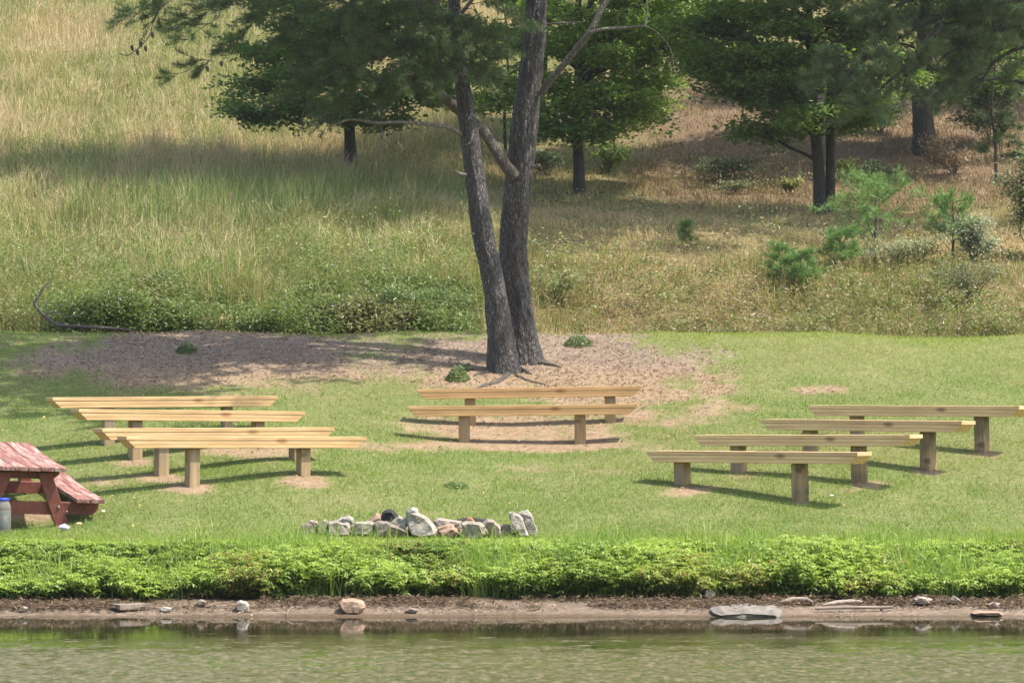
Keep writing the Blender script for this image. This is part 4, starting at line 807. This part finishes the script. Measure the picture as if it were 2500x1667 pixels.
# ------------------------------------------------------------------ picnic table
def table():
    nr, fr = at(165, 1142, 33.4), at(73, 1080, 35.15); v = unit(fr-nr); u = np.array([v[1], -v[0], 0]); u = unit(u); u = unit(u + np.array([0, 0, -.03])); v = unit(v - u*(u@v)); n = np.cross(u, v)
    Lg = np.linalg.norm(fr-nr); root = empty('picnic_table', (0, 0, 0), 'weathered red picnic table with peeling paint at the left picture edge', 'picnic table')
    o = nr - u*.37                                              # middle of the near end of the top
    root.matrix_world = frame_matrix(o, u, v, n)
    def put(name, bm, wear):
        ob = bm_obj(name, bm, M['red'], root); a = ob.data.attributes.new('wear', 'FLOAT', 'POINT'); a.data.foreach_set('value', np.full(len(ob.data.vertices), wear, np.float32)); return ob
    def sag(bm):
        for q in bm.verts: t = q.co.y/Lg; q.co.z -= .028*4*t*(1-t)*.7; q.co.x -= .0
    bm = bmesh.new(); k = 6; wv_ = .74/k
    for i in range(k):
        x0 = -.37 + i*wv_; sub = bmesh.new(); box_bm(sub, x0+.003, x0+wv_-.003, U(-.012, .006), Lg+U(-.01, .01), -.038, U(-.002, .002), .004)
        bmesh.ops.bisect_plane(sub, geom=sub.verts[:]+sub.edges[:]+sub.faces[:], plane_co=(0, Lg*.3, 0), plane_no=(0, 1, 0)); bmesh.ops.bisect_plane(sub, geom=sub.verts[:]+sub.edges[:]+sub.faces[:], plane_co=(0, Lg*.65, 0), plane_no=(0, 1, 0)); sag(sub)
        me = bpy.data.meshes.new('tmp'); sub.to_mesh(me); sub.free(); bm.from_mesh(me); bpy.data.meshes.remove(me)
    put('tabletop', bm, .95)
    for s in (-1, 1):
        bm = bmesh.new(); c = s*.60
        box_bm(bm, c-.13, c-.002, -.03, Lg+.02, -.325, -.287, .004); box_bm(bm, c+.002, c+.13, -.035, Lg, -.325, -.287, .004)
        bmesh.ops.bisect_plane(bm, geom=bm.verts[:]+bm.edges[:]+bm.faces[:], plane_co=(0, Lg*.5, 0), plane_no=(0, 1, 0)); sag(bm); put('bench_seat', bm, 1.0)
    for y in (.16, Lg-.30):
        bm = bmesh.new(); prism_bm(bm, [(-.33, -.06), (.33, -.06), (.33, -.085), (.27, -.13), (-.27, -.13), (-.33, -.085)], y, y+.042); put('top_brace', bm, .12)
        bm = bmesh.new(); prism_bm(bm, [(-.72, -.346), (.72, -.346), (.72, -.405), (.66, -.465), (-.66, -.465), (-.72, -.405)], y, y+.042); put('seat_brace', bm, .12)
        for s in (-1, 1):
            bm = bmesh.new(); y0 = y-.045 if y < 1 else y+.045
            prism_bm(bm, [(s*.115, -.062), (s*.245, -.062), (s*.53, -.80), (s*.40, -.80)][::s], y0, y0+.042); lg = put('leg', bm, .12)
            for bx, bz in ((.33, -.385), (.41, -.43)):
                bm = bmesh.new(); bmesh.ops.create_cone(bm, cap_ends=True, segments=10, radius1=.014, radius2=.010, depth=.014, matrix=Matrix.Translation((s*bx, y0-.006, bz)) @ Matrix.Rotation(math.pi/2, 4, 'X'))
                bm_obj('bolt', bm, M['rock_pink'], lg)
    bm = bmesh.new(); box_bm(bm, -.045, .045, .25, Lg-.35, -.128, -.04, .003); put('centre_rail', bm, .1)
table()
def lathe_bm(prof, seg=32):
    bm = bmesh.new(); rings = [[bm.verts.new((r*math.cos(a), r*math.sin(a), z)) for a in np.arange(seg)/seg*2*np.pi] for r, z in prof]
    for a, b in zip(rings, rings[1:]):
        for i in range(seg): bm.faces.new((a[i], a[(i+1) % seg], b[(i+1) % seg], b[i]))
    bm.faces.new(rings[0][::-1]); bm.faces.new(rings[-1]); return bm
def jar():
    p = at(4, 1288, 33.05); p[2] = gz(p[0], p[1]) - .005; root = empty('glass_jar', p, 'big glass jar with a blue lid standing in the grass before the red table', 'jar')
    top = H + (HY-1215)/F*33.05 - p[2]
    b = bm_obj('body', lathe_bm([(.075, 0), (.085, .012), (.086, .02), (.083, .026), (.086, .034), (.087, top-.12), (.084, top-.112), (.087, top-.104), (.086, top-.085), (.078, top-.055), (.068, top-.035), (.066, top-.02)]), M['glass'], root, True)
    bm_obj('contents', lathe_bm([(.072, .006), (.081, .02), (.081, top-.13)]), M['liquid'], root, True)
    bm_obj('lid', lathe_bm([(.071, top-.026), (.073, top-.022), (.073, top-.004), (.069, top)]), M['blue_lid'], root, True)
jar()

# ------------------------------------------------------------------ rocks
def rock(name, outline, Y, depth, mat, label, cat, group, seed=1, yaw=0, rough=.10, foot=None):
    """Outline of a stone in photo pixels, given its real distance and thickness: faceted body, subdivided and roughened."""
    P = np.array([at(x, y, Y) for x, y in outline]); c = P.mean(0); loc = c.copy(); loc[2] = P[:, 2].min()
    rg = np.random.default_rng(seed); bm = bmesh.new(); k = len(P); rings = []
    for f, s, oz in ((-.5, .80, -.02), (-.36, .97, 0), (.15, 1.0, 0), (.5, .78, 0)):
        rings.append([bm.verts.new(Vector(((p-c)[0]*s*(1+rg.uniform(-.06, .06)), (f+rg.uniform(-.07, .07))*depth, (p-c)[2]*s*(1+rg.uniform(-.06, .06)) + c[2]-loc[2] + oz*depth))) for p in P])
    for a, b in zip(rings, rings[1:]):
        for i in range(k): bm.faces.new((a[i], a[(i+1) % k], b[(i+1) % k], b[i]))
    bm.faces.new(rings[0][::-1]); bm.faces.new(rings[-1]); bmesh.ops.recalc_face_normals(bm, faces=bm.faces); bmesh.ops.triangulate(bm, faces=bm.faces)
    sz = max(np.ptp(P[:, 0]), np.ptp(P[:, 2]), .06)
    for it in range(2): bmesh.ops.subdivide_edges(bm, edges=bm.edges[:], cuts=1, use_grid_fill=True)
    bm.normal_update(); co = np.array([q.co for q in bm.verts]); f = 5.5/sz
    d = (fbm(co[:, 0]*f, co[:, 1]*f, co[:, 2]*f, seed=seed, oct=3)-.5)*sz*rough*1.1
    for q, dd in zip(bm.verts, d): q.co += q.normal*dd
    o = bm_obj(name, bm, M[mat], None, False); o.location = tuple(loc)
    if foot is not None: o.location.z += foot
    o.rotation_euler.z = yaw
    return tag(o, label, cat, group)
FR = 'stones of the fire ring'
RK = [([(732, 1290), (737, 1280), (750, 1275), (763, 1280), (764, 1303), (745, 1305), (733, 1302)], 32.85, .22, 'rock_brown', 'low brown stone at the far left end of the fire ring'),
      ([(752, 1275), (757, 1268), (776, 1271), (782, 1292), (780, 1303), (760, 1303)], 32.95, .2, 'rock_pink', 'pinkish stone with a pale sloping top, second from the ring\'s left end'),
      ([(777, 1279), (791, 1266), (800, 1270), (802, 1302), (779, 1304)], 32.8, .18, 'rock_pink', 'narrow upright stone with a smooth brown left face in the fire ring'),
      ([(801, 1273), (822, 1270), (834, 1276), (850, 1277), (858, 1288), (855, 1307), (803, 1306)], 32.75, .25, 'rock_pink', 'broad blocky stone with a pale corner in the left of the fire ring'),
      ([(818, 1272), (835, 1262), (853, 1258), (863, 1266), (866, 1284), (858, 1300), (820, 1300)], 33.05, .2, 'rock_pale', 'grey humped stone behind the broad blocky stone of the fire ring'),
      ([(859, 1282), (868, 1273), (900, 1272), (917, 1277), (915, 1304), (862, 1305)], 32.8, .25, 'rock_lichen', 'layered grey stone left of the large tan block of the fire ring'),
      ([(895, 1274), (918, 1251), (930, 1258), (936, 1276), (932, 1300), (898, 1300)], 33.1, .2, 'rock_sand', 'pale pointed stone left of the charred log'),
      ([(914, 1278), (922, 1273), (942, 1272), (956, 1280), (985, 1288), (1000, 1298), (998, 1310), (916, 1309)], 32.7, .28, 'rock_brown', 'large dark brown block in front of the charred log'),
      ([(953, 1276), (974, 1259), (994, 1266), (997, 1276), (990, 1290), (968, 1286)], 32.75, .16, 'rock_pale', 'angular grey stone lying on top of the large dark block'),
      ([(991, 1258), (993, 1243), (1004, 1236), (1017, 1240), (1022, 1252), (1042, 1262), (1056, 1277), (1067, 1293), (1066, 1309), (1030, 1312), (1005, 1308), (996, 1290)], 32.7, .3, 'rock_pale', 'tallest pale lichen-spotted boulder of the fire ring'),
      ([(1059, 1270), (1068, 1264), (1100, 1268), (1127, 1272), (1126, 1288), (1100, 1286), (1062, 1290)], 33.1, .25, 'rock_pink', 'long flat pinkish slab at the back of the fire ring'),
      ([(1066, 1287), (1090, 1280), (1107, 1279), (1111, 1290), (1100, 1296), (1068, 1296)], 32.9, .2, 'rock_sand', 'thin tan slab lying beneath the long flat slab'),
      ([(1072, 1296), (1104, 1287), (1112, 1290), (1124, 1304), (1122, 1309), (1074, 1308)], 32.75, .22, 'rock_sand', 'wedge-shaped tan stone at the foot of the tallest boulder'),
      ([(1126, 1276), (1138, 1273), (1172, 1274), (1184, 1283), (1183, 1302), (1174, 1314), (1140, 1315), (1130, 1300)], 32.6, .26, 'rock_lichen', 'squarish greenish-grey stone with lichen, foremost of the ring'),
      ([(1136, 1274), (1141, 1262), (1151, 1262), (1161, 1274), (1158, 1284), (1138, 1284)], 32.95, .12, 'rock_orange', 'small orange stone peeking over the squarish lichen stone'),
      ([(1178, 1276), (1190, 1267), (1204, 1268), (1214, 1278), (1224, 1288), (1222, 1306), (1200, 1308), (1190, 1292)], 32.75, .24, 'rock_pink', 'humped pinkish stone left of the two leaning slabs'),
      ([(1223, 1282), (1232, 1279), (1246, 1281), (1248, 1304), (1226, 1306)], 32.8, .18, 'rock_brown', 'small brown stone tucked against the leaning slabs'),
      ([(1243, 1262), (1245, 1251), (1251, 1248), (1266, 1254), (1276, 1266), (1284, 1290), (1292, 1309), (1272, 1309), (1262, 1296), (1247, 1294), (1250, 1278)], 32.75, .2, 'rock_pale', 'pale slab leaning left, the front one of the pair at the right end'),
      ([(1268, 1252), (1274, 1246), (1288, 1245), (1298, 1256), (1305, 1278), (1313, 1296), (1310, 1309), (1292, 1308), (1282, 1282)], 32.9, .18, 'rock_pale', 'grey leaning slab at the right end of the fire ring, behind a paler one')]
for k, (ol, Y, dp, mt, lb) in enumerate(RK): rock('fire_ring_stone', ol, Y, dp, mt, lb, 'stone', FR, 100+k)
rock('charred_log', [(930, 1262), (934, 1250), (944, 1243), (956, 1243), (966, 1250), (973, 1262), (968, 1276), (950, 1290), (938, 1280)], 33.15, .35, 'char', 'round black charred log end inside the fire ring', 'charred log', None, 140, rough=.06)
def charred_stick():
    p = at(1125, 1284, 33.3); W = Acc(); q = np.array([at(1118, 1278, 33.25), at(1150, 1272, 33.3), at(1185, 1276, 33.35), at(1200, 1284, 33.35)]); add_tube(W, smooth_path(q, 14), np.linspace(.04, .028, 14), 9, (.1,)*3, .3, 4)
    o = W.build('charred_stick', M['char'], None, p, smooth_shade=True); o.location = tuple(p); tag(o, 'black burnt stick lying behind the small orange stone of the fire ring', 'burnt stick')
charred_stick()
SR = 'stones on the pond shore'
SK = [([(578, 1470), (586, 1465), (602, 1467), (608, 1478), (607, 1491), (595, 1494), (580, 1486)], 29.75, .18, 'rock_white', 'whitish block of stone at the water edge, left of the sandstone boulder'),
      ([(829, 1470), (836, 1462), (870, 1461), (888, 1466), (892, 1480), (884, 1494), (845, 1495), (832, 1484)], 29.7, .3, 'rock_sand', 'rounded pinkish sandstone boulder at the water edge'),
      ([(1738, 1496), (1760, 1493), (1812, 1492), (1870, 1492), (1905, 1496), (1912, 1503), (1900, 1507), (1760, 1507), (1740, 1503)], 29.66, .40, 'rock_slab', 'long flat pale slab at the water edge on the right'),
      ([(2158, 1462), (2170, 1455), (2190, 1458), (2188, 1469), (2160, 1470)], 30.35, .15, 'rock_sand', 'tan stone left of the upright twig at the bank foot'),
      ([(2230, 1474), (2240, 1468), (2258, 1470), (2275, 1474), (2268, 1484), (2238, 1486)], 30.05, .2, 'rock_pink', 'pale pinkish stone right of the upright twig'),
      ([(2318, 1478), (2328, 1467), (2340, 1476), (2350, 1484), (2322, 1486)], 30.1, .15, 'rock_pink', 'pointed pinkish stone at the bank foot, far right'),
      ([(1718, 1468), (1722, 1454), (1738, 1452), (1748, 1462), (1744, 1470)], 30.4, .15, 'rock_brown', 'dull brown stone under the bank plants above the long slab'),
      ([(480, 1480), (490, 1474), (505, 1480), (502, 1488), (482, 1488)], 29.95, .14, 'rock_brown', 'small brown stone on the shore left of the whitish block'),
      ([(392, 1488), (400, 1483), (420, 1486), (418, 1493), (394, 1493)], 29.75, .12, 'rock_pale', 'small pale stone at the water edge right of the broken board'),
      ([(50, 1486), (58, 1482), (68, 1487), (62, 1495), (50, 1494)], 29.75, .1, 'rock_pale', 'tiny pale stone on the sand at the far left shore'),
      ([(2410, 1486), (2422, 1480), (2440, 1484), (2436, 1492), (2412, 1492)], 29.95, .14, 'rock_pink', 'low pink stone on the shore near the right picture edge'),
      ([(990, 1494), (1002, 1489), (1022, 1493), (1018, 1499), (992, 1499)], 29.65, .14, 'rock_brown', 'flat dark stone on the sand right of the sandstone boulder'),
      ([(2370, 1499), (2385, 1495), (2440, 1497), (2450, 1502), (2375, 1504)], 29.6, .2, 'rock_sand', 'thin flat sandy stone at the right water edge')]
for k, (ol, Y, dp, mt, lb) in enumerate(SK):
    o = rock('shore_stone', ol, Y, dp, mt, lb, 'stone', SR, 200+k); o.location.z = gz(o.location.x, o.location.y) + .004 if k > 2 else o.location.z
    if k == 2: o.rotation_euler.x = math.radians(7); o.location.z = .012
def drift(name, P, r, label, cat, mat='drift', flat=1.0, onground=True, group='driftwood on the pond shore'):
    p = pts_px(P)
    if name == 'driftwood': p[:, 2] = np.maximum(p[:, 2], ground_z(p[:, 0], p[:, 1]) + .025 + .6*np.array(r + [r[-1]]*8)[:len(p)]/F*30)
    W = Acc(); q = smooth_path(p, 16); add_tube(W, q, np.interp(np.linspace(0, 1, 16), np.linspace(0, 1, len(r)), np.array(r)/F*P[0][2]), 9, (.1,)*3, .35, 8); o = W.build(name, M[mat], None, p[0], smooth_shade=True); o.location = tuple(p[0]); return tag(o, label, cat, group)
drift('driftwood', [(2008, 1492, 29.85), (2040, 1484, 29.9), (2080, 1478, 29.95), (2106, 1476, 30)], [3, 7, 7, 3], 'grey driftwood log slanting up the shore right of the long slab', 'driftwood')
drift('driftwood', [(1905, 1482, 29.95), (1930, 1480, 30), (1965, 1482, 30.0), (1985, 1488, 29.95)], [2, 7, 8, 3], 'dark driftwood chunk just right of the long slab', 'driftwood')
drift('driftwood', [(1990, 1500, 29.7), (2060, 1499, 29.72), (2180, 1496, 29.75)], [3, 5, 4], 'long pale driftwood pole lying flat at the water edge', 'driftwood')
drift('driftwood', [(700, 1513, 29.4), (710, 1490, 29.7), (740, 1489, 29.72)], [1, 2, 2], 'thin dark stick at the water edge between the two boulders', 'driftwood')
drift('wooden_stake', [(2152, 1500, 29.75), (2152, 1490, 29.75), (2151, 1479, 29.75)], [4, 4, 4], 'short grey stake stub standing in the shore mud', 'stake', 'dead')
drift('standing_twig', [(2196, 1478, 30.2), (2195, 1450, 30.2), (2199, 1415, 30.2)], [3.5, 2, 1.6], 'bare pale twig standing upright against the bank plants', 'twig', 'dead', group=None)
drift('floating_stick', [(2408, 1558, 28.15), (2440, 1559, 28.15), (2478, 1561, 28.1)], [1.5, 2.2, 1.5], 'pale stick floating on the dark water at the right', 'floating stick', 'dead', group=None)
def shore_board():
    a, e = at(290, 1493, 29.7), at(364, 1490, 29.85); u = unit(e-a); v = unit(np.cross([0, 0, 1.0], u)); n = np.cross(u, v); L = np.linalg.norm(e-a); o = bpy.data
    bm = bmesh.new(); box_bm(bm, 0, L, -.02, .02, -.015, .03, .003); box_bm(bm, 0, L*.98, .021, .16, .018, .03, .002)
    ob = None; a = a + [0, 0, .03]
    ob = bm_obj('broken_board', bm, M['drift']); ob.matrix_world = frame_matrix(a, u, v, n); tag(ob, 'broken grey board lying at the left water edge', 'board')
shore_board()

# ------------------------------------------------------------------ fallen branch, litter, tall grass
def fallen_branch():
    P = [(330, 808, 46.4), (295, 803, 46.4), (250, 800, 46.4), (190, 797, 46.4), (140, 793, 46.4), (112, 775, 46.5), (90, 750, 46.6), (84, 738, 46.6), (95, 722, 46.6), (104, 705, 46.6), (118, 688, 46.6)]
    b = at(*P[3]); root = empty('fallen_branch', b, 'bare fallen branch curving up at the left edge of the lawn', 'fallen branch'); W = Acc(); q = smooth_path(pts_px(P), 50)
    add_tube(W, q, np.interp(np.linspace(0, 1, 50), np.linspace(0, 1, 11), np.array([1.5, 3.5, 4.5, 4, 4.5, 4.5, 4, 3.6, 3, 2.2, .8])/F*46.4), 9, (.1,)*3, .3, 3); W.build('stem', M['twig'], root, b, smooth_shade=True)
    for s, e in (((110, 772), (128, 760)), ((108, 770), (185, 745)), ((105, 768), (120, 730)), ((120, 782), (150, 740)), ((95, 752), (80, 700)), ((112, 775), (180, 775)), ((140, 790), (220, 770)), ((150, 793), (170, 765)), ((98, 720), (130, 680)), ((104, 706), (140, 700))):
        W = Acc(); a, c = at(*s, 46.5), at(e[0], e[1], 46.4+U(-.3, .3)); limb(W, a, c, .007, .002, seg=5, n=8, wob=.2); W.build('twig', M['dead'], root, b)
fallen_branch()
def bit(name, px, py, Y, s, mat, label, cat, seed, flat=.6):
    p = at(px, py, Y); p[2] = gz(p[0], p[1]) + .03; rg = np.random.default_rng(seed); bm = bmesh.new(); bmesh.ops.create_icosphere(bm, subdivisions=2, radius=s)
    for q in bm.verts: q.co = Vector((q.co.x*rg.uniform(.7, 1.3), q.co.y*rg.uniform(.6, 1.2), q.co.z*flat*rg.uniform(.5, 1.4)))
    o = bm_obj(name, bm, M[mat]); o.location = tuple(p); return tag(o, label, cat)
bit('crumpled_paper', 157, 1285, 32.9, .045, 'paper', 'crumpled purple and white paper by the red table leg', 'paper litter', 1)
bit('wood_chip', 193, 1276, 33.2, .03, 'wood_tan', 'tan wood chip beside the red table leg', 'wood chip', 2, .4)
bit('white_scrap', 252, 1255, 33.8, .02, 'white_paper', 'small white scrap on the grass right of the red table', 'litter', 3, .4)
bit('white_scrap', 2031, 1203, 34.9, .02, 'white_paper', 'small white scrap on the grass under the right benches', 'litter', 4, .4)
bit('white_scrap', 1266, 1070, 39.3, .02, 'white_paper', 'small white scrap on the dirt under the front centre bench', 'litter', 5, .5)
def fallen_leaves():
    acc = Acc(); n = 150; x, y = scatter(n, 33, 46, .2); z = ground_z(x, y); px, py = project(x, y, z); k = U(0, 1, n) < np.where(px < 900, .9, .35); x, y, z = x[k], y[k], z[k]; n = len(x)
    add_leaves(acc, np.stack([x, y, z+.035], 1), np.stack([U(-.4, .4, n), U(-.8, .2, n), np.ones(n)], 1), U(.03, .06, n), U(.018, .035, n), mixc((.42, .26, .05), (.5, .36, .10), U(0, 1, n)))
    o = acc.build('fallen_leaves', M['leaf']); tag(o, 'scattered yellow leaves fallen on the grass', 'fallen leaves', kind='stuff')
fallen_leaves()
def tall_clump(px, py, Y, n, h, label, spread=.12, wid=.010):
    b = at(px, py, Y); b[2] = gz(b[0], b[1]); acc = Acc(); x = b[0]+RG.normal(0, spread, n); y = b[1]+RG.normal(0, .06, n)
    add_blades(acc, np.stack([x, y, ground_z(x, y)], 1), U(.6, 1.1, n)*h, U(.7, 1.2, n)*wid, U(.05, .75, n), U(0, 2*np.pi, n), mixc((.13, .21, .04), (.26, .33, .09), U(0, 1, n)))
    o = acc.build('tall_grass', M['grass'], None, b); o.location = tuple(b); tag(o, label, 'grass clump', 'tall grass clumps on the pond bank', 'thing')
tall_clump(1145, 1440, 30.75, 60, .55, 'tallest clump of long grass on the bank, below the squarish lichen stone', .2)
tall_clump(880, 1320, 32.2, 16, .22, 'thin grass tuft in front of the left stones of the fire ring')
tall_clump(740, 1440, 30.75, 46, .42, 'clump of arching grass on the bank above the sandstone boulder\'s left', .16)
tall_clump(940, 1318, 32.2, 14, .26, 'thin tall grass tuft in front of the large dark fire ring block')
tall_clump(205, 1470, 30.5, 24, .16, 'low grass tuft on the shore at the left', .05)
tall_clump(2365, 1462, 30.5, 22, .18, 'low grass tuft at the bank foot at the right', .06)

# ------------------------------------------------------------------ summer haze over the whole place
def haze():
    bm = bmesh.new(); box_bm(bm, -110, 110, -60, 250, -3.0, 70, 0); m = bpy.data.materials.new('thin_haze'); m.use_nodes = True; t = m.node_tree; t.nodes.clear()
    out = t.nodes.new('ShaderNodeOutputMaterial'); v = t.nodes.new('ShaderNodeVolumePrincipled'); v.inputs['Color'].default_value = (.93, .95, .90, 1); v.inputs['Density'].default_value = .0003; v.inputs['Anisotropy'].default_value = .3
    t.links.new(v.outputs[0], out.inputs['Volume']); o = bm_obj('haze', bm, m); o['kind'] = 'stuff'; o['label'] = 'thin pale summer haze in the air'; o['category'] = 'haze'
haze()
